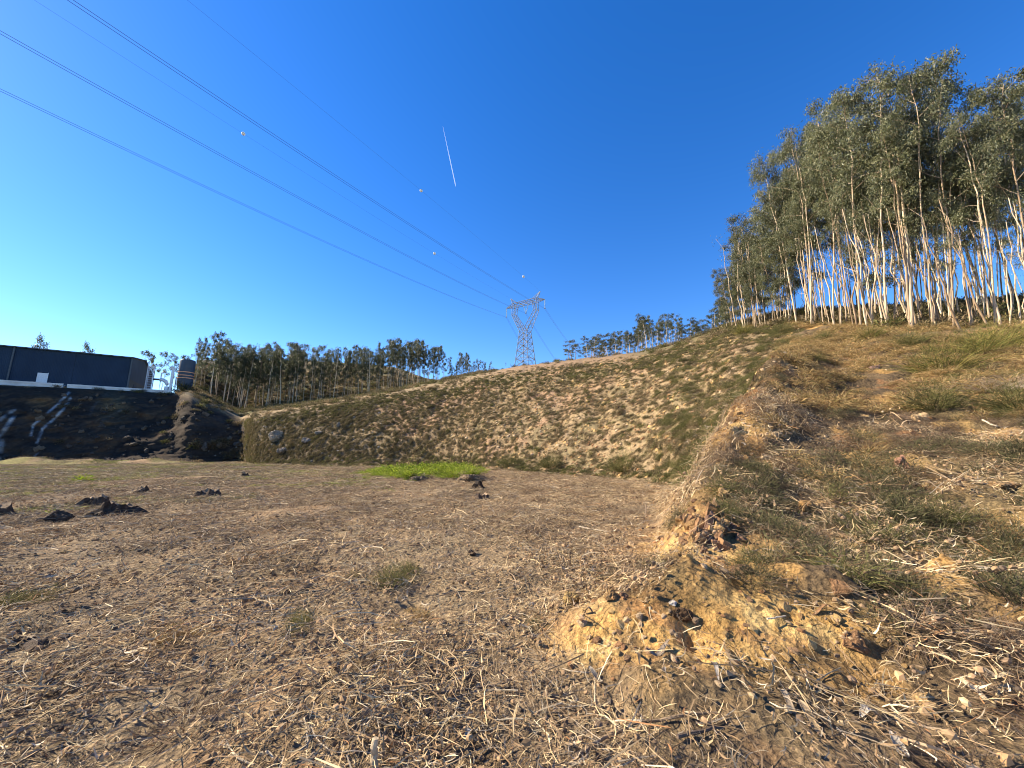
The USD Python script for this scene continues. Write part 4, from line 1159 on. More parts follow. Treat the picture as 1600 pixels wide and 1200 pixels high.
# the bank: dark on its left, pale scree showing through on its right, green along foot and crest
left = 1 - sstep(520, 860, f_px)
foot = sstep(5.02, 5.1, f_t) * (1 - sstep(5.15, 5.5, f_t))
crest = sstep(6.55, 6.9, f_t) * (1 - sstep(7.02, 7.1, f_t))
d_bank = f_w['bank'] * (9.0 + 10 * left + 7.0 * patchy(2.2, 80, -.06, .12) + 4.0 * foot * sstep(760, 900, f_px) + 5.0 * crest * sstep(900, 1000, f_px))
d_bank *= np.where(f_s < 600, .8 + .5 * patchy(3, 81, -.05, .1), 1)
p, q, s, f, g = spread(d_bank, 3, 0, 1, lean=.6)
s = .20 + .62 * s ** 2.2
wdry = .62 * (1 - left[f] * .75) * (1 - foot[f]) * (1 - crest[f])
wgreen = .10 * (1 - left[f] * .7) + .4 * np.maximum(foot[f], crest[f])
u = g.rand(len(p))
idx = np.where(u < wdry, 6 + g.randint(0, 3, len(p)), np.where(u < wdry + wgreen, 4 + g.randint(0, 2, len(p)), g.randint(0, 4, len(p))))
instancer('bank_scrub', bank_clump, p, q, s * .95, idx, 'low heath and dry scrub clumps covering the earth bank', 'scrub')
print('bank scrub', len(p))
# shoulders of the hill, the far wood's floor, and sparse weeds on the dark wall
d_hill = f_w['hill'] * ((f_t < 7.9) * .25 + (f_t > 7.85) * (f_t < 8.5) * .8 * (f_px < 800)) * (f_px > 270) * (f_r < 160) * (1 - sstep(740, 780, f_px) * (1 - sstep(1000, 1050, f_px)) * .8)
d_hill += f_w['hill'] * (f_px > 1120) * (f_t < 7.7) * 1.2
d_wall = f_w['wall'] * (.12 + .5 * sstep(290, 340, f_px) + .5 * sstep(6.6, 6.9, f_t)) * patchy(3, 82, -.05, .1)
p, q, s, f, g = spread(d_hill + d_wall, 4, .7, 1.7, lean=.4)
u = g.rand(len(p))
instancer('hill_scrub', bank_clump[:6] + bank_clump[6:], p, q, s * 1.25, np.where(u < .35, 6 + g.randint(0, 3, len(p)), g.randint(0, 6, len(p))), 'brown and green brush under the woods and along the crest', 'scrub')
print('hill scrub', len(p))

# the mound
fm = f_w['mound'] * (1 - bare)
gully = np.clip(inb(1040, 1210, 560, 760, 20) * (f_w['bank'] + f_w['mound']), 0, 1) * (f_t > 4.05) + inb(1180, 1260, 520, 580, 15) * (f_t > 4.3)
nearw = np.interp(f_r, [2, 6, 12, 20, 32], [1.0, 1.0, .9, .7, .55])
d_h = fm * (11 * inb(1080, 1660, 740, 1010, 40) * patchy(.9, 90, -.12, .04) + 2.6 * inb(1150, 1660, 600, 760) * patchy(1.2, 91, -.02, .1) + .8 * inb(880, 1120, 880, 960, 20) + 3.5 * inb(1150, 1660, 1000, 1200) * patchy(.8, 89, -.06, .08))
p, q, s, f, g = spread(d_h * nearw, 5, .6, 1.15, lean=.6)
instancer('heath_cover', heath, p, q, s, g.randint(0, 4, len(p)), 'dark grey green heather growing over the rocky mound', 'heather')
d_g = f_w['mound'] * (2.2 * inb(1420, 1660, 520, 680) * patchy(1.4, 92, -.06, .06) + 1.6 * inb(1230, 1480, 505, 580, 18) * patchy(1.6, 93, -.02, .1) + 1.2 * inb(1100, 1660, 740, 960, 30) * patchy(.8, 94, .03, .12)) + 6.5 * gully * (.35 + .9 * patchy(1.3, 109, -.08, .08))
d_g += .5 * f_w['floor'] * inb(560, 660, 880, 930, 12) * 8 + f_w['floor'] * (inb(0, 110, 930, 960, 15) * 5 + inb(430, 490, 955, 1000, 12) * 6)
p, q, s, f, g = spread(d_g * nearw, 6, .6, 1.2, lean=.5)
s = np.where(f_w['floor'][f] > .5, s * .45, s)
instancer('green_cover', green, p, q, s, g.randint(0, 3, len(p)), 'green grass and broom tufts on the mound and in the gully', 'green undergrowth')
d_d = fm * (4.5 * inb(1120, 1480, 640, 800, 40) * patchy(1.0, 95, -.10, .05) + 8.5 * inb(1020, 1660, 990, 1230, 50) * patchy(.7, 96, -.14, .02) + 2.2 * inb(900, 1660, 780, 1000) * patchy(.9, 97, -.04, .08) + 3.5 * inb(1230, 1660, 540, 720) * patchy(1.1, 108, -.06, .06))
d_d += f_w['floor'] * (1 - bare) * (2.0 * inb(780, 1000, 760, 1010, 40) * patchy(.8, 98, -.08, .06) + 9.0 * dark_corner * patchy(.7, 110, -.16, .0) + 4.0 * inb(820, 1300, 1040, 1230, 40) * patchy(.8, 99, -.1, .04) + .5 * inb(0, 800, 960, 1230, 40) * patchy(.7, 88, .0, .1))
p, q, s, f, g = spread(d_d * nearw, 7, .5, 1.1, lean=.8)
instancer('dead_brush', dead, p, q, s, g.randint(0, 4, len(p)), 'grey brown dead brushwood matted over the mound', 'dead brushwood')
d_b = f_w['mound'] * (10.0 * inb(1220, 1660, 500, 650, 20) * patchy(1.3, 100, -.12, .02) + 3.0 * inb(1250, 1660, 640, 740, 30) * patchy(1.2, 101, -.02, .1)) + f_w['hill'] * (f_px > 1140) * (f_t < 7.25) * 2.5
d_b += f_w['floor'] * 1.3 * inb(240, 400, 960, 1010, 20) * (f_r < 8) + f_w['floor'] * .9 * inb(480, 760, 930, 1010, 20) * patchy(.6, 87, .0, .08)
p, q, s, f, g = spread(d_b * nearw, 8, .6, 1.25, lean=.6)
s = np.where(f_w['floor'][f] > .5, s * .35, s)
instancer('dead_bracken', brack, p, q, s, g.randint(0, 4, len(p)), 'golden dead bracken below the eucalyptus stand', 'bracken')

# the bright green patch at the foot of the bank and thin far grass
grass = kinds_of('grass_tuft', 3, 700, lambda g, b: (brush(g, b, 70, .30, .46, .018, pal_grass, .6, .4), dome(g, b, 60, .26, .34, .06, .14, .025, .05, pal_grass)))
ell = lambda cx, cy, rx, ry: np.clip(1.25 - ((f_px - cx) / rx) ** 2 - ((f_py - cy) / ry) ** 2, 0, 1)
d_gr = f_w['floor'] * (f_t < 5.05) * (7 * np.clip(ell(650, 742, 100, 11) + ell(705, 737, 62, 9), 0, 1.0) ** 1.6 * (.25 + .9 * patchy(1.1, 107, -.10, .06)))
p, q, s, f, g = spread(d_gr, 9, .35, 1.25, lean=.3)
s = s * (.6 + 1.0 * np.clip(np.maximum(ell(650, 740, 80, 9), ell(705, 736, 55, 8))[f], 0, 1))
instancer('green_patch', grass, p, q, s, g.randint(0, 3, len(p)), 'bright yellow green patch of weeds at the foot of the bank', 'grass')
short = kinds_of('short_grass', 3, 710, lambda g, b: brush(g, b, 90, .6, .13, .016, [(.22, .235, .05, 3), (.28, .28, .08, 2), (.15, .17, .05, 2), (.30, .25, .13, 1)], .8, .5))
d_sg = f_w['floor'] * (f_t < 5.05) * (f_r > 17) * (1 - sstep(540, 620, f_px)) * 6.0 * patchy(4, 102, -.08, .08)
p, q, s, f, g = spread(d_sg, 10, .8, 1.5)
instancer('sparse_grass', short, p, q, s * 1.3, g.randint(0, 3, len(p)), 'thin short grass over the far left of the clearing', 'grass')

# loose stones
def rock_mesh(seed, n=16, sub=1, rough=.12, flat=(1, .8, .65)):
    g = rng(seed)
    pts = norm(g.randn(n, 3)) * g.uniform(.7, 1.0, (n, 1)) * np.array(flat)
    h = ConvexHull(pts)
    m = trimesh.Trimesh(pts, h.simplices, process=True)
    trimesh.repair.fix_normals(m)
    for _ in range(sub):
        m = m.subdivide()
    v = np.array(m.vertices)
    d = (meshkit.fbm(v * 2.2 + seed, 3, seed) - .5) * 2 * rough
    if sub > 1:                                                      # stepped cleavage and pitted faces
        st = v @ norm(g.randn(3)) * 5 + (meshkit.fbm(v * 3 + seed, 2, seed + 5) - .5) * 3
        d += rough * .55 * (np.abs(st - np.floor(st) - .5) * 2 - .5) + rough * .5 * (meshkit.fbm(v * 9 + seed, 2, seed + 9) - .5)
    v += m.vertex_normals * d[:, None]
    return v, np.array(m.faces)
STONE = [(.40, .26, .11), (.46, .31, .13), (.33, .18, .085), (.42, .31, .19), (.26, .16, .085)]
stones = []
for i in range(6):
    v, f_ = rock_mesh(800 + i); b = Buf(); b.add(v, f_, STONE[i % 5]); stones.append(('stone', b, 'rock'))
for i in range(3):
    v, f_ = rock_mesh(810 + i); b = Buf(); b.add(v, f_, [(.27, .25, .22), (.33, .30, .26), (.20, .185, .165)][i]); stones.append(('grey_stone', b, 'rock'))
d_st = f_w['mound'] * (4 + 120 * f_w['soil']) * np.interp(f_r, [2, 6, 14, 26], [1, .8, .5, .25]) + f_w['floor'] * np.interp(f_r, [1, 8, 25, 50], [1.2, .9, .5, .2]) + f_w['floor'] * f_w['soil'] * 110
p, q, s, f, g = spread(d_st, 11, 0, 1)
s = np.exp(g.uniform(np.log(.006), np.log(.055), len(p))) * np.interp(np.hypot(p[:, 0], p[:, 1]), [0, 6, 20], [1, 1.2, 2.0])
instancer('loose_stones', stones[:6], p, q, s, g.randint(0, 6, len(p)), 'small ochre stones loose on the mound and clearing', 'stones')
d_sb = f_w['bank'] * (5 + 9 * patchy(2, 103, 0, .1)) * sstep(560, 700, f_px) + f_w['bank'] * .7 * (1 - sstep(560, 640, f_px)) + f_w['wall'] * .5 * sstep(300, 350, f_px)
p, q, s, f, g = spread(d_sb, 12, 0, 1)
s = .04 + .2 * s ** 3
instancer('bank_stones', stones, p, q, s, np.where((f_px[f] < 600), 6 + g.randint(0, 3, len(p)), g.randint(0, 6, len(p))), 'pale stones weathering out of the earth bank', 'stones')

# ------------------------------------------------------------------ single things on the ground
def stone_thing(name, px, py, size, col_, lab, seed, flat=(1, .8, .65), cat='rock', rz=0, sink=.34, sub=3, mt='rock', group=None):
    p, n = on(px, py)
    v, f_ = rock_mesh(seed, 22, sub, .2, flat)
    c = np.asarray(col_, float) * .62 * (.5 + 1.0 * meshkit.fbm(v * 2.2 + seed, 3, seed))[:, None]
    m = mesh(name, (v * size, f_), mt, tint=c)
    x = UsdGeom.Xformable(UsdGeom.Mesh(m))
    x.AddTranslateOp().Set(Gf.Vec3d(*map(float, p + (0, 0, size * flat[2] * (1 - 2 * sink)))))
    x.AddRotateZOp().Set(float(rz))
    return tag(m, lab, cat, group)
stone_thing('rock', 1415, 737, .27, (.36, .20, .13), 'red brown wedge shaped rock that stands up out of the heather', 901, (.62, .5, 1.1), rz=20)
stone_thing('rock', 1128, 776, .19, (.44, .29, .14), 'pale orange block on top of the strata outcrop', 902, (1, .7, .5), rz=60, sink=.1)
stone_thing('rock', 1362, 570, .42, (.40, .22, .15), 'reddish stone in the dry bracken below the eucalyptus stand, larger of two', 903, rz=10)
stone_thing('rock', 1369, 576, .26, (.46, .30, .24), 'pinkish pale stone beside the reddish one in the dry bracken', 904, (1, .7, .5))
stone_thing('rock', 1228, 560, .27, (.56, .53, .48), 'whitish stone in the green gully top at the yellow soil cut', 905, (.8, .6, 1.0), rz=40)
stone_thing('rock', 1262, 798, .22, (.42, .25, .10), 'square orange brown block in the heather right of the strata outcrop', 906, (1, .8, .7))
stone_thing('rock', 890, 942, .13, (.52, .36, .14), 'yellow clay block at the left end of the bare ochre soil', 907, (1, .8, .8))
stone_thing('rock', 832, 945, .035, (.70, .66, .58), 'small white stone left of the yellow clay block', 908)
stone_thing('rock', 1050, 944, .045, (.62, .56, .48), 'small pale stone on top of the bare ochre soil', 909)
stone_thing('rock', 1395, 788, .20, (.46, .28, .12), 'orange slab poking from the heather below the red brown rock', 910, (1, .6, .4), rz=110)
stone_thing('rock', 1575, 762, .30, (.42, .27, .13), 'flat orange slab near the right edge of the photo', 911, (1.3, .7, .3), rz=15)
stone_thing('rock', 1475, 905, .20, (.50, .30, .11), 'cracked ochre rock at the dark hollow on the right', 912, (.8, .7, .9), rz=75)
stone_thing('rock', 1530, 905, .16, (.46, .30, .12), 'ochre rock at the right edge of the dark hollow', 913)
stone_thing('rock', 893, 768, .12, (.40, .25, .13), 'brown stone alone on the clearing before the gully', 914)
stone_thing('rock', 1212, 680, .16, (.46, .34, .20), 'tan stone in grey brushwood left of the green gully edge, one of a pair', 915)
stone_thing('rock', 1232, 679, .11, (.44, .33, .22), 'smaller tan stone of the pair in grey brushwood', 916)
stone_thing('rock', 385, 705, .9, (.36, .30, .25), 'upright pale stone post where dark wall and bank meet', 917, (.42, .35, 1.7), rz=20, sink=.3)
stone_thing('rock', 433, 686, 1.25, (.34, .28, .21), 'large grey boulder low on the shaded left end of the bank', 918, (1, .7, .9), rz=30)
stone_thing('rock', 478, 690, .8, (.34, .28, .22), 'grey boulder right of the large one on the left end of the bank', 919)
stone_thing('rock', 500, 678, .7, (.36, .30, .23), 'grey boulder high on the left end of the bank', 920, (1, .8, .5))
stone_thing('rock', 442, 706, .9, (.32, .26, .20), 'flat grey boulder at the foot of the bank left end', 921, (1.2, .8, .5))
stone_thing('rock', 528, 668, .6, (.36, .30, .23), 'narrow grey boulder under the crest track', 922, (.6, .5, 1.0))
stone_thing('rock', 320, 700, 1.1, (.13, .115, .10), 'grey slab leaning in the dark rock wall near its right end', 923, (1, .5, .8), rz=-20)
stone_thing('rock', 372, 695, .9, (.14, .12, .10), 'dark block at the right end of the dark rock wall', 924)
# strata outcrop: slabs standing on edge
p0, n0 = on(1105, 845)
oc = thing('rock_outcrop', 'brown outcrop of upright rock slabs at the left end of the mound', 'rock outcrop', p0)
g = rng(31)
k = 0
while k < 46:
    px, py = 1105 + g.randn() * 26, 828 + g.randn() * 24
    px += (828 - py) * .25
    if ((px - 1105) / 58) ** 2 + ((py - 828) / 52) ** 2 > 1:
        continue
    q_, _ = on(px, py)
    core = 1 - math.hypot((px - 1105) / 60, (py - 828) / 54)
    hx, hy, hz = g.uniform(.03, .085), g.uniform(.06, .16), g.uniform(.05, .12) * (.6 + .9 * core)
    c8 = np.array([(a, b_, c_) for a in (-1, 1) for b_ in (-1, 1) for c_ in (-1, 1)], float)
    pts = np.vstack([c8 * (1 - .45 * g.rand(8, 3) * np.array([.5, 1, 1])), c8[:4] * g.uniform(.6, 1.0, (4, 3)) * (1, .5, 1.15)]) * (hx, hy, hz)
    m_ = trimesh.Trimesh(pts, ConvexHull(pts).simplices, process=True)
    trimesh.repair.fix_normals(m_)
    m_ = m_.subdivide().subdivide().subdivide()
    v = np.array(m_.vertices)
    v += m_.vertex_normals * ((meshkit.fbm(v * 16 + k * 3, 3, k) - .5) * .04 + (meshkit.fbm(v * 50 + k, 2, k) - .5) * .012)[:, None]
    tl, yaw = .42 + g.randn() * .10, -.35 + g.randn() * .15
    Rm = np.array([[math.cos(tl), 0, math.sin(tl)], [0, 1, 0], [-math.sin(tl), 0, math.cos(tl)]])
    Rz = np.array([[math.cos(yaw), -math.sin(yaw), 0], [math.sin(yaw), math.cos(yaw), 0], [0, 0, 1]])
    v = v @ Rm.T @ Rz.T
    cc = np.array([(.22, .125, .06), (.27, .165, .075), (.19, .11, .06), (.33, .21, .09), (.15, .09, .06)][k % 5]) * (.45 + 1.1 * meshkit.fbm(v * 8 + k, 3, k))[:, None]
    mesh('slab', (v + (q_ - p0) + (0, 0, hz * .10), np.array(m_.faces)), 'rock', oc, tint=cc)
    k += 1

# stumps on the clearing
def stump(px, py, rad, h, lab, seed, cuts=1, dark=1.0, rz=0):
    p, n = on(px, py)
    g = rng(seed)
    t_ = thing('stump', lab, 'stump', p, rz)
    for c in range(cuts):
        o = np.array([(c - (cuts - 1) / 2) * rad * 1.5, g.randn() * .1, 0])
        hh = h * 1.1 * g.uniform(.7, 1.25); rr = rad * .8 * g.uniform(.7, 1.15)
        k = 18
        th = np.arange(k) * 2 * np.pi / k
        prof = [(1.9, -.08), (1.5, .12 * hh), (1.12, .35 * hh), (.95, .72 * hh), (.82, hh)]
        wig = 1 + .22 * np.sin(3 * th + g.rand() * 6) + .12 * np.sin(7 * th + g.rand() * 6) + .10 * g.randn(k)
        b = Buf()
        rings = np.array([[(rr * a * wig[i] * math.cos(th[i]), rr * a * wig[i] * math.sin(th[i]), z + (.10 * math.sin(2 * th[i] + seed) * rr / .3 + .035 * g.randn() if z == hh else .025 * g.randn())) for i in range(k)] for a, z in prof])
        vv = rings.reshape(-1, 3)
        ff = []
        for a in range(4):
            for i in range(k):
                q = [a * k + i, a * k + (i + 1) % k, (a + 1) * k + (i + 1) % k, (a + 1) * k + i]
                ff += [(q[0], q[1], q[2]), (q[0], q[2], q[3])]
        b.add(vv + o, ff, np.array((.075, .055, .04)) * dark * g.uniform(.7, 1.3, (len(vv), 1)))
        build(b, 'bole', 'wood', t_)
        b = Buf()
        topv = np.vstack([rings[-1] * (.97, .97, 1) + (0, 0, .004), [(0, 0, hh + .01)]])
        b.add(topv + o, [(i, (i + 1) % k, k) for i in range(k)], np.array((.27, .20, .13)) * dark * g.uniform(.8, 1.2, (k + 1, 1)))
        build(b, 'cut_face', 'wood', t_)
        for r_ in range(6):
            a = g.uniform(0, 6.28)
            s_ = np.linspace(0, 1, 5)[:, None]
            R_ = o + np.array([math.cos(a), math.sin(a), 0]) * rr * (.6 + 1.9 * s_) + np.array([0, 0, 1]) * (hh * .35 * (1 - s_) ** 2 - .03 * s_) + g.randn(5, 3) * .02
            b = Buf(); b.tube(R_, np.linspace(rr * .35, rr * .08, 5), 6, np.array((.10, .075, .055)) * dark)
            build(b, 'root', 'wood', t_, smooth=False)
    return t_
stump(150, 792, .26, .26, 'cut tree stump with two pale tops on the left of the clearing', 41, 2)
stump(182, 802, .25, .22, 'dark ragged stump right of the twin topped one on the clearing', 42, 2, .6, 30)
stump(326, 775, .30, .20, 'low double stump alone further out in the middle left of the clearing', 43, 2, .8)
stump(6, 806, .26, .28, 'dark stump at the left edge of the photo', 44, 1, .7)
stump(384, 744, .30, .25, 'small far stump near the foot of the bank', 45, 1, .9)
stump(221, 769, .20, .2, 'small dark far stump between the double stump and the green weed', 46, 1, .7)
stump(748, 764, .22, .22, 'dark stump right of the bright green patch', 47, 1, .5)
stump(752, 780, .16, .14, 'pale splintered stump nearer than the dark one by the green patch', 48, 2, 1.2)
def clod(px, py, size, lab, seed, c=(.10, .072, .05), flat=(1, .7, .5)):
    return stone_thing('clod', px, py, size, c, lab, seed, flat, 'clod', sink=.2)
clod(90, 815, .36, 'big dark root clod with a green sprout left of the stumps', 51, (.07, .05, .035), (1, .75, .55))
clod(50, 1010, .09, 'dark clod in the straw near the left edge', 52, (.06, .042, .03), (1.4, .6, .5))
clod(447, 927, .07, 'dark clod in the middle of the clearing, left of two grass tufts', 53)
clod(738, 866, .10, 'dark clod on the right half of the clearing', 54, (.09, .06, .04))
clod(575, 838, .07, 'brown clod far out in the middle of the clearing', 55)
clod(645, 912, .05, 'low clod beside the green tuft', 56)
clod(655, 752, .42, 'grey earth lump in front of the green patch, left one', 57, (.24, .18, .11), (1.6, .6, .4))
clod(735, 752, .60, 'larger brown earth lump in front of the green patch right end', 58, (.24, .17, .10), (1.5, .8, .5))
clod(1068, 970, .10, 'dark clod in a hollow of the ochre soil', 59, (.09, .055, .03), (1, .8, .8))

# sticks, bark and logs
def stick(name, pts, r0, r1, lab, cat, c, lift=.02, seed=0, sag=.0, sides=7):
    """pts: where it lies in the view, root end first"""
    g = rng(seed)
    W_ = np.array([on(*q)[0] for q in pts]) + (0, 0, lift)
    tt = np.linspace(0, len(W_) - 1, 10)
    P_ = np.stack([np.interp(tt, np.arange(len(W_)), W_[:, j]) for j in range(3)], 1)
    zl = np.linspace(P_[0, 2], P_[-1, 2], 10)
    P_[:, 2] = np.maximum(P_[:, 2] * .35 + zl * .65, P_[:, 2] - .01)
    ln = np.linalg.norm(P_[-1] - P_[0])
    P_ += np.cumsum(g.randn(10, 3) * ln * .010, 0) * np.sin(np.linspace(0, np.pi, 10))[:, None]
    o = P_[0].copy()
    b = Buf(); rad = np.linspace(r0, r1, 10) * g.uniform(.85, 1.15, 10)
    cc = np.asarray(c) * .72 * g.uniform(.7, 1.25, (10 * sides + 2, 1))
    b.tube(P_ - o, rad, sides, cc)
    m = build(b, name, 'wood')
    UsdGeom.Xformable(UsdGeom.Mesh(m)).AddTranslateOp().Set(Gf.Vec3d(*map(float, o)))
    return tag(m, lab, cat)
def upright(px, py, h, r, lean_, c, lab, seed, cat='stick'):
    p, n = on(px, py)
    g = rng(seed)
    t = np.linspace(0, 1, 7)[:, None]
    P_ = np.array(lean_) * h * t + np.array([0, 0, 1]) * (h * t - .06) + np.cumsum(g.randn(7, 3) * .006, 0)
    b = Buf(); b.tube(P_, np.linspace(r, r * .8, 7), 8, np.asarray(c) * g.uniform(.75, 1.25, (58, 1)))
    m = build(b, 'stick', 'wood')
    UsdGeom.Xformable(UsdGeom.Mesh(m)).AddTranslateOp().Set(Gf.Vec3d(*map(float, p)))
    return tag(m, lab, cat)
upright(589, 1212, .22, .022, (-.12, .1, 0), (.50, .40, .26), 'short thick pale cut stick that stands upright at the bottom edge', 61)
upright(628, 1082, .19, .007, (-.12, .0, 0), (.40, .32, .22), 'thin pale stick standing upright in the litter, centre bottom', 62)
upright(640, 1085, .10, .012, (.05, .0, 0), (.58, .54, .46), 'short whitish splinter beside the thin upright stick', 63)
upright(1008, 808, .42, .014, (.08, .0, 0), (.38, .30, .22), 'dead upright sapling stub at the foot of the gully', 64)
upright(880, 890, .26, .022, (.05, 0, 0), (.36, .26, .16), 'stubby pale upright splinter of wood before the ochre soil', 65)
upright(893, 884, .24, .018, (.02, 0, 0), (.12, .085, .06), 'dark upright stub behind the pale splinter', 66)
upright(1515, 945, .13, .006, (.1, 0, 0), (.55, .46, .33), 'thin pale twig upright in front of the dark hollow', 67)
stick('branch', [(0, 929), (40, 927), (85, 917), (132, 896)], .014, .006, 'long dark curved branch lying at the left edge', 'branch', (.09, .065, .05), .03, 71)
stick('branch', [(900, 1200), (950, 1165), (1000, 1148), (1060, 1138), (1122, 1130)], .014, .007, 'long grey brown branch across the bottom right of centre', 'branch', (.27, .20, .13), .06, 72)
stick('branch', [(680, 1092), (740, 1088), (800, 1073)], .010, .006, 'dark branch of the bundle lying near the bottom centre, upper one', 'branch', (.20, .15, .11), .03, 73)
stick('branch', [(688, 1100), (745, 1093), (800, 1080)], .009, .005, 'thinner grey branch of the bundle lying near the bottom centre', 'branch', (.30, .25, .19), .03, 74)
stick('branch', [(692, 1188), (720, 1160), (745, 1132)], .008, .005, 'short brown branch rising right of the thick upright stick', 'branch', (.24, .15, .09), .04, 75)
stick('branch', [(592, 1156), (625, 1172), (655, 1186), (690, 1190)], .012, .008, 'stout brown branch right of the thick upright stick', 'branch', (.32, .22, .14), .03, 76)
stick('branch', [(475, 1128), (482, 1160), (477, 1196)], .006, .004, 'thin pale branch that runs towards the viewer, bottom left of centre', 'branch', (.46, .37, .25), .03, 77)
stick('branch', [(400, 1187), (418, 1190), (432, 1202)], .009, .006, 'curved whitish branch at the bottom edge left of centre', 'branch', (.56, .47, .33), .03, 78)
stick('branch', [(465, 1095), (495, 1058)], .005, .003, 'thin dark twig slanting in the lower middle left', 'branch', (.13, .09, .07), .03, 79)
stick('branch', [(550, 938), (560, 948), (557, 968)], .008, .004, 'forked dark twig in the middle of the clearing', 'branch', (.16, .12, .09), .04, 80)
stick('branch', [(630, 1000), (662, 1011)], .010, .007, 'short pale stick in the rusty straw, centre', 'branch', (.54, .44, .28), .03, 81)
stick('branch', [(250, 1085), (128, 1088), (80, 1120)], .006, .003, 'long thin pale twig in the lower left', 'branch', (.40, .32, .22), .03, 82)
stick('branch', [(168, 1073), (205, 1085), (245, 1090)], .007, .005, 'pale bent stick in the lower left', 'branch', (.56, .46, .32), .03, 83)
stick('branch', [(352, 1170), (372, 1190), (395, 1200)], .008, .005, 'pale hooked stick at the bottom edge, left', 'branch', (.52, .43, .30), .03, 84)
stick('branch', [(5, 957), (28, 945), (45, 928)], .006, .004, 'pale thin stick by the left edge above the straw', 'branch', (.46, .37, .25), .04, 85)
stick('branch', [(635, 855), (690, 850)], .012, .008, 'straight rust brown stick far out on the clearing', 'branch', (.30, .17, .09), .03, 86)
stick('branch', [(318, 789), (375, 797)], .014, .008, 'pale straight stick beyond the double stump', 'branch', (.46, .37, .25), .03, 87)
stick('branch', [(815, 789), (845, 794)], .016, .010, 'pale stick on the right of the clearing near the gully', 'branch', (.50, .42, .29), .03, 88)
stick('branch', [(905, 824), (955, 834)], .016, .010, 'whitish long stick before the gully, right of the clearing', 'branch', (.55, .47, .34), .03, 89)
stick('branch', [(1060, 1160), (1100, 1150), (1130, 1146)], .012, .008, 'dark broken branch behind the long one, bottom right of centre', 'branch', (.16, .12, .09), .03, 90)
stick('branch', [(1505, 1074), (1530, 1090), (1546, 1106)], .017, .012, 'thick pale bare stick on the brushwood, lower right', 'branch', (.50, .40, .28), .05, 91)
stick('branch', [(1555, 1112), (1574, 1090)], .013, .009, 'short golden stick right of the thick pale one', 'branch', (.46, .34, .18), .06, 92)
stick('branch', [(1395, 735), (1450, 758), (1480, 772)], .010, .006, 'bent dead branch trailing right from the red brown rock', 'branch', (.36, .28, .19), .05, 93)
stick('branch', [(1210, 735), (1240, 748), (1268, 762)], .010, .006, 'grey dead branch in the brushwood left of the heather', 'branch', (.40, .34, .27), .06, 94)
stick('branch', [(1310, 780), (1360, 792)], .008, .005, 'thin grey branch across the heather', 'branch', (.40, .33, .25), .06, 95)
stick('branch', [(1170, 870), (1190, 862), (1215, 868)], .007, .004, 'pale curled twig on the shrub right of the outcrop', 'branch', (.50, .42, .32), .06, 96)
stick('branch', [(1200, 975), (1228, 972)], .008, .005, 'pale forked stick at the right end of the ochre soil', 'branch', (.52, .46, .36), .05, 97)
stick('branch', [(1520, 755), (1578, 768)], .015, .010, 'pale split stick lying near the right edge', 'branch', (.58, .48, .32), .04, 98)
stick('branch', [(1535, 662), (1560, 670)], .020, .014, 'short whitish stick in the green undergrowth at the right', 'branch', (.56, .48, .36), .08, 99)
stick('log', [(1428, 659), (1446, 656)], .10, .11, 'short cut log with a dark end lying in the dry bracken', 'log', (.46, .33, .18), .08, 60, sides=12)
# curled bark pieces: thick, cupped
def bark(pts, w, lab, c, seed, lift=.03):
    g = rng(seed)
    W_ = np.array([on(*q)[0] for q in pts]) + (0, 0, lift)
    n = 9
    tt = np.linspace(0, len(W_) - 1, n)
    P_ = np.stack([np.interp(tt, np.arange(len(W_)), W_[:, j]) for j in range(3)], 1)
    P_[:, 2] = np.linspace(P_[0, 2], P_[-1, 2], n) * .7 + P_[:, 2] * .3 + .03 * np.sin(np.linspace(0, 5, n) + g.rand() * 6)
    T_ = norm(np.gradient(P_, axis=0)); sd = norm(np.cross(T_, (0, 0, 1.0))); up = np.cross(sd, T_)
    wv = w * np.array([.35, .8, 1, 1.05, .95, 1, .85, .6, .25])[:, None]
    tw = np.linspace(-.5, .5, n)[:, None] * g.uniform(-1, 1)
    sd, up = sd * np.cos(tw) + up * np.sin(tw), up * np.cos(tw) - sd * np.sin(tw)
    rows = []
    for a, hgt in ((-.5, .16), (-.25, .03), (.25, .03), (.5, .16)):
        rows.append(P_ + sd * wv * a + up * wv * hgt)
    th_ = .004
    topv = np.stack(rows, 1); botv = topv - up[:, None] * th_
    v = np.concatenate([topv.reshape(-1, 3), botv.reshape(-1, 3)])
    N_ = n * 4
    f_ = []
    for i in range(n - 1):
        for j in range(3):
            a, b_, c_, d_ = i * 4 + j, i * 4 + j + 1, i * 4 + j + 5, i * 4 + j + 4
            f_ += [(a, b_, c_), (a, c_, d_), (a + N_, c_ + N_, b_ + N_), (a + N_, d_ + N_, c_ + N_)]
        for j in (0, 3):
            a, d_ = i * 4 + j, i * 4 + j + 4
            f_ += [(a, d_, d_ + N_), (a, d_ + N_, a + N_)]
    o = P_[0].copy()
    m = mesh('bark_strip', (v - o, f_), 'wood', tint=np.asarray(c) * .56 * g.uniform(.75, 1.2, (len(v), 1)))
    UsdGeom.Xformable(UsdGeom.Mesh(m)).AddTranslateOp().Set(Gf.Vec3d(*map(float, o)))
    return tag(m, lab, 'bark')
bark([(1216, 1084), (1232, 1100), (1246, 1122)], .035, 'pale curled bark strip lying lower right, leftmost of three', (.52, .42, .30), 21)
bark([(1250, 1110), (1268, 1130), (1290, 1156)], .045, 'broad tan bark strip lying lower right beside the pale curled one', (.46, .35, .22), 22)
bark([(1255, 1108), (1280, 1125), (1300, 1145)], .03, 'long grey brown bark strip crossing the broad tan one', (.36, .28, .19), 23)
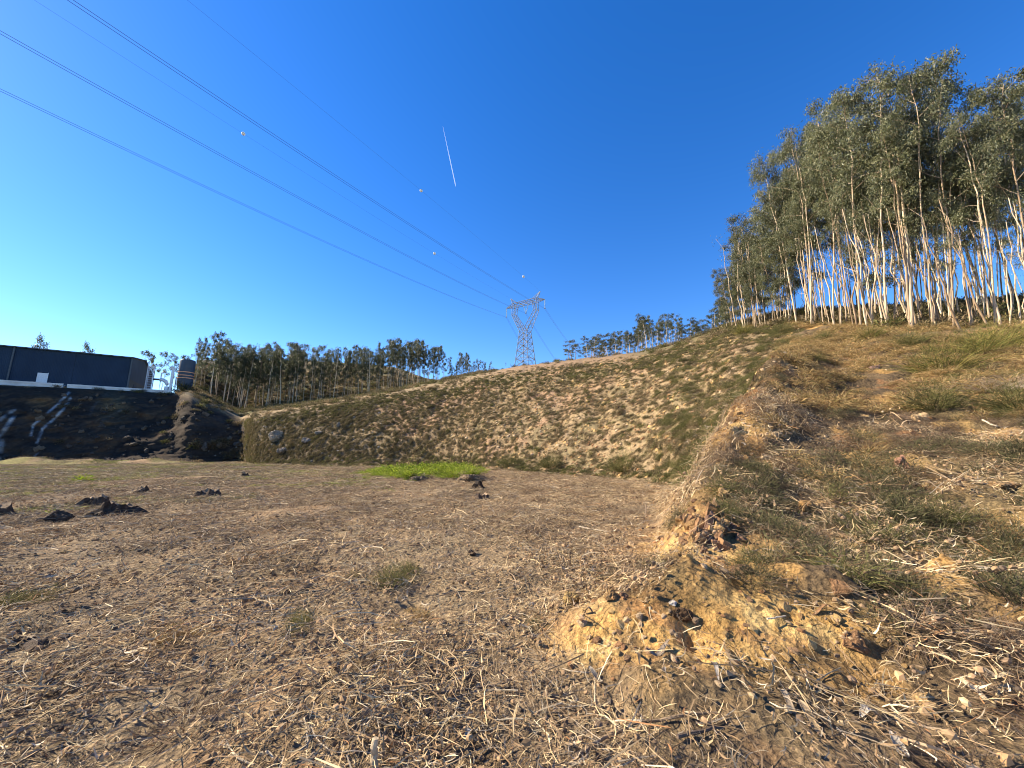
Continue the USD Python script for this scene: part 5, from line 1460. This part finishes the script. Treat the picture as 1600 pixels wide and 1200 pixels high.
bark([(1345, 1122), (1362, 1122), (1380, 1128)], .045, 'white bark flake in the dark brushwood, lower right', (.66, .60, .52), 24)
bark([(1340, 1098), (1347, 1108), (1353, 1120)], .02, 'slim white bark sliver above the white flake', (.62, .56, .48), 25)
bark([(1395, 1158), (1410, 1172), (1420, 1196)], .05, 'wide whitish bark sheet at the bottom edge, right', (.56, .50, .42), 26)
bark([(1010, 1025), (1030, 1030), (1045, 1012)], .045, 'curved grey bark strip on the ochre soil', (.34, .28, .22), 27)
bark([(990, 1015), (998, 1030), (999, 1045)], .025, 'dark narrow bark strip left of the curved one on the ochre soil', (.20, .16, .12), 28)
bark([(1110, 1035), (1118, 1050), (1124, 1062)], .03, 'pale bark strip standing at the right of the ochre soil', (.56, .50, .42), 29)
bark([(1035, 1047), (1040, 1062)], .028, 'small grey bark strip below the curved one', (.44, .37, .30), 30)
bark([(922, 1056), (936, 1063), (944, 1072)], .035, 'cream bark piece in the brush left of the ochre soil', (.58, .50, .38), 31)
bark([(912, 960), (925, 958)], .03, 'dark curled bark on the left slope of the ochre soil', (.18, .14, .11), 32)
bark([(698, 1112), (704, 1122), (703, 1135)], .035, 'curved golden bark piece near the bottom centre', (.52, .39, .22), 33)
bark([(725, 1165), (735, 1155), (748, 1140)], .03, 'whitish bark sliver near the bottom centre', (.60, .54, .45), 34)
bark([(595, 962), (612, 960)], .035, 'pale bark flake in the rusty straw', (.54, .45, .31), 35)
bark([(1270, 964), (1300, 958)], .03, 'rust coloured bark strip right of the ochre soil', (.46, .27, .14), 36)
bark([(1505, 972), (1524, 970)], .03, 'red brown bark strip right of the dark hollow', (.36, .18, .10), 37)
bark([(1550, 985), (1562, 990), (1572, 998)], .03, 'white bark strip near the right edge', (.62, .57, .49), 38)
bark([(1540, 1050), (1565, 1062), (1588, 1068)], .04, 'cream bark strip on the brush at the right edge', (.56, .47, .34), 39)
bark([(1585, 890), (1600, 898)], .04, 'cream split wood at the right edge', (.58, .46, .30), 40)

# single shrubs and weeds that stand out
def shrub_kind(name, parts_):
    root = klass(name)
    for nm, bf in parts_:
        tag(build(bf, nm, 'foliage', root), kind='stuff')
    return '/World/' + name
def mk(seed, fn):
    g = rng(seed); b = Buf(); fn(g, b); return b
SH = {
    'broom': shrub_kind('broom_kind', [('stems', mk(750, lambda g, b: brush(g, b, 160, .5, .95, .012, pal_gorse, .8, .3))), ('leaves', mk(751, lambda g, b: dome(g, b, 2200, .55, .75, .06, .16, .004, .011, pal_gorse)))]),
    'gorse': shrub_kind('gorse_kind', [('stems', mk(752, lambda g, b: brush(g, b, 160, .5, .8, .012, pal_green, .8, .3))), ('leaves', mk(753, lambda g, b: dome(g, b, 2400, .6, .65, .06, .15, .004, .011, pal_green)))]),
    'dry': shrub_kind('dry_bush_kind', [('stems', mk(754, lambda g, b: brush(g, b, 420, .6, .9, .006, [(.36, .30, .22, 4), (.28, .22, .16, 3), (.44, .38, .29, 2)], 1.4, .5)))]),
    'heath': shrub_kind('heath_kind', [('stems', mk(756, lambda g, b: brush(g, b, 90, .5, .5, .006, pal_dead, 1.0, .3))), ('leaves', mk(757, lambda g, b: dome(g, b, 1800, .5, .42, .05, .12, .004, .010, pal_heath)))]),
    'weed': shrub_kind('weed_kind', [('stems', mk(758, lambda g, b: brush(g, b, 60, .4, .45, .012, pal_grass, .9, .3))), ('leaves', mk(759, lambda g, b: dome(g, b, 260, .5, .35, .08, .18, .03, .06, pal_grass)))]),
    'dark': shrub_kind('dark_bush_kind', [('stems', mk(760, lambda g, b: brush(g, b, 60, .5, .8, .03, pal_heath, .7, .3))), ('leaves', mk(761, lambda g, b: dome(g, b, 900, .7, 1.0, .12, .28, .03, .06, [(.04, .05, .022, 3), (.06, .065, .03, 2), (.03, .038, .02, 2)])))]),
}
g = rng(90)
for kd, px, py, sc, lab in [
        ('broom', 1478, 585, 2.0, 'rounded green broom bush in the middle of the slope below the right trees'), ('gorse', 1462, 640, 1.3, 'spreading green bush nearer than the rounded broom, right slope'),
        ('broom', 1570, 545, 1.9, 'yellowish broom bush under the trees at the right edge'), ('broom', 1530, 555, 1.6, 'golden green bush left of the yellowish one under the right trees'),
        ('gorse', 1590, 640, 1.2, 'green bush at the right edge below the grey dry bush'), ('dry', 1545, 612, 1.5, 'big pale grey dry bush bent over, right edge of the slope'),
        ('dry', 1580, 600, 1.3, 'pale dry bush right behind the big bent one'), ('gorse', 1420, 540, 1.3, 'green bush directly under the twin trunked eucalyptus'),
        ('broom', 1360, 530, 1.2, 'yellow green bush at the foot of the leaning eucalyptus trunks'), ('gorse', 1290, 532, 1.1, 'low green bush at the top of the green gully under the trees'),
        ('broom', 1160, 522, 1.5, 'golden bush on the crest at the left end of the right stand'), ('gorse', 1225, 520, 1.4, 'green bush on the crest between golden bush and tree trunks'),
        ('heath', 1480, 705, 1.0, 'dark heath bush on the right slope above the red brown rock'), ('heath', 1350, 690, .9, 'dark heath bush in the grey brushwood of the mid slope'),
        ('heath', 1540, 712, .9, 'dark heath bush near the right edge, level with the red brown rock'), ('heath', 1370, 760, .8, 'green heath bush left below the red brown rock'),
        ('heath', 1030, 890, .55, 'dark heath bush overhanging the top of the ochre soil'), ('heath', 955, 905, .45, 'small dark heath bush above the yellow clay block'),
        ('gorse', 1470, 815, .6, 'bright green bush among the dark heather on the right'), ('heath', 1400, 930, .7, 'broad heath bush right of the ochre soil'),
        ('heath', 1180, 905, .55, 'grey heath bush between the outcrop and the ochre soil'), ('heath', 1560, 860, .7, 'dark heath bush at the right edge above the ochre rock'),
        ('gorse', 1075, 740, 1.2, 'tall green grass clump at the foot of the gully'), ('heath', 835, 978, .3, 'small dark tuft left of the ochre soil'),
        ('weed', 130, 752, 1.0, 'pale green leafy weed alone on the far left of the clearing'), ('weed', 78, 803, .35, 'green sprout on top of the big dark root clod'),
        ('weed', 710, 745, 1.0, 'leafy weed at the right end of the bright green patch'), ('gorse', 610, 912, .42, 'dark green grass tuft in the middle of the clearing'),
        ('gorse', 465, 975, .25, 'small green grass tuft left of centre'), ('gorse', 975, 735, 2.2, 'green bush at the foot of the bank near the gully'),
        ('gorse', 860, 730, 2.0, 'dark green bush low on the bank right of the bright green patch'), ('gorse', 800, 727, 1.8, 'green bush at the foot of the bank beside the bright patch')]:
    p, n = on(px, py)
    dup(SH[kd], 'shrub' if kd != 'weed' else 'weed', lab, 'shrub' if kd != 'weed' else 'weed', p - (0, 0, .03), g.uniform(0, 360), (sc, sc, sc * g.uniform(.85, 1.05)))
pb_ = local(286, 612, 1.2)
dup(SH['dark'], 'shrub', 'dark leafy bush in front of the silo', 'shrub', pb_ + (0, 0, -.2), 20, 2.6)
pb_ = local(296, 614, .6)
dup(SH['dark'], 'shrub', 'second dark bush right of the one before the silo', 'shrub', pb_ + (0, 0, -.6), 140, 2.0)

wall_rock = []
for i in range(4):
    v, f_ = rock_mesh(820 + i, 18, 2, .16, (1, .7, .8)); b = Buf(); b.add(v, f_, [(.06, .046, .034), (.085, .066, .05), (.045, .036, .028), (.10, .075, .05)][i]); wall_rock.append(('wall_block', b, 'rock'))
p, q, s, f, g = spread(f_w['wall'] * (.2 + .5 * patchy(4, 104, -.05, .1)) * (f_t < 6.7), 13, 0, 1)
instancer('wall_rubble', wall_rock, p, q, .12 + .75 * s ** 3, g.randint(0, 4, len(p)), 'dark blocks and rubble standing out of the shaded rock wall', 'rubble')
mound_rock = []
for i in range(5):
    v, f_ = rock_mesh(830 + i, 18, 2, .16, (1, .75, .6)); b = Buf(); b.add(v, f_, [(.27, .165, .07), (.21, .12, .06), (.33, .22, .10), (.16, .095, .055), (.36, .26, .15)][i]); mound_rock.append(('ochre_block', b, 'rock'))
p, q, s, f, g = spread(f_w['mound'] * np.interp(f_r, [2, 6, 14, 26], [3.2, 2.8, 2.0, 1.2]) * (.4 + patchy(1.5, 105, -.04, .1)) + f_w['soil'] * 5 * (f_w['bank'] < .5), 14, 0, 1)
s = (.03 + .13 * s ** 3) * np.interp(np.hypot(p[:, 0], p[:, 1]), [2, 5, 15], [.7, 1, 1.5])
instancer('mound_rubble', mound_rock, p, q, s, g.randint(0, 5, len(p)), 'ochre and brown rock pieces lodged in the mound', 'rubble')

st_p, st_n = [], []
g = rng(77)
for px, py, rr, n_ in ((150, 794, 1.0, 34), (182, 804, .9, 30), (326, 777, .8, 22), (6, 808, .8, 18), (90, 816, .8, 26), (748, 766, .7, 18), (752, 782, .6, 14), (221, 770, .5, 8), (384, 745, .7, 10), (50, 1012, .2, 12), (447, 928, .2, 8)):
    c_, _ = on(px, py)
    for k in range(n_):
        a, d_ = g.uniform(0, 6.28), rr * g.rand() ** .7
        x_, y_ = c_[0] + math.cos(a) * d_ * 1.5, c_[1] + math.sin(a) * d_
        st_p.append((x_, y_, ground_z(x_, y_)))
st_p = np.array(st_p)
dark_soil = []
for i in range(3):
    v, f_ = rock_mesh(840 + i, 14, 1, .2, (1, .8, .6)); b = Buf(); b.add(v, f_, [(.075, .054, .038), (.10, .072, .05), (.055, .04, .03)][i]); dark_soil.append(('earth_clod', b, 'rock'))
up_ = np.tile([0, 0, 1.0], (len(st_p), 1))
instancer('stump_soil', dark_soil, st_p, quats(up_, g.uniform(0, 6.28, len(st_p))), .03 + .13 * g.rand(len(st_p)) ** 2.5, g.randint(0, 3, len(st_p)), 'dark earth clods thrown up round the stumps', 'clods')
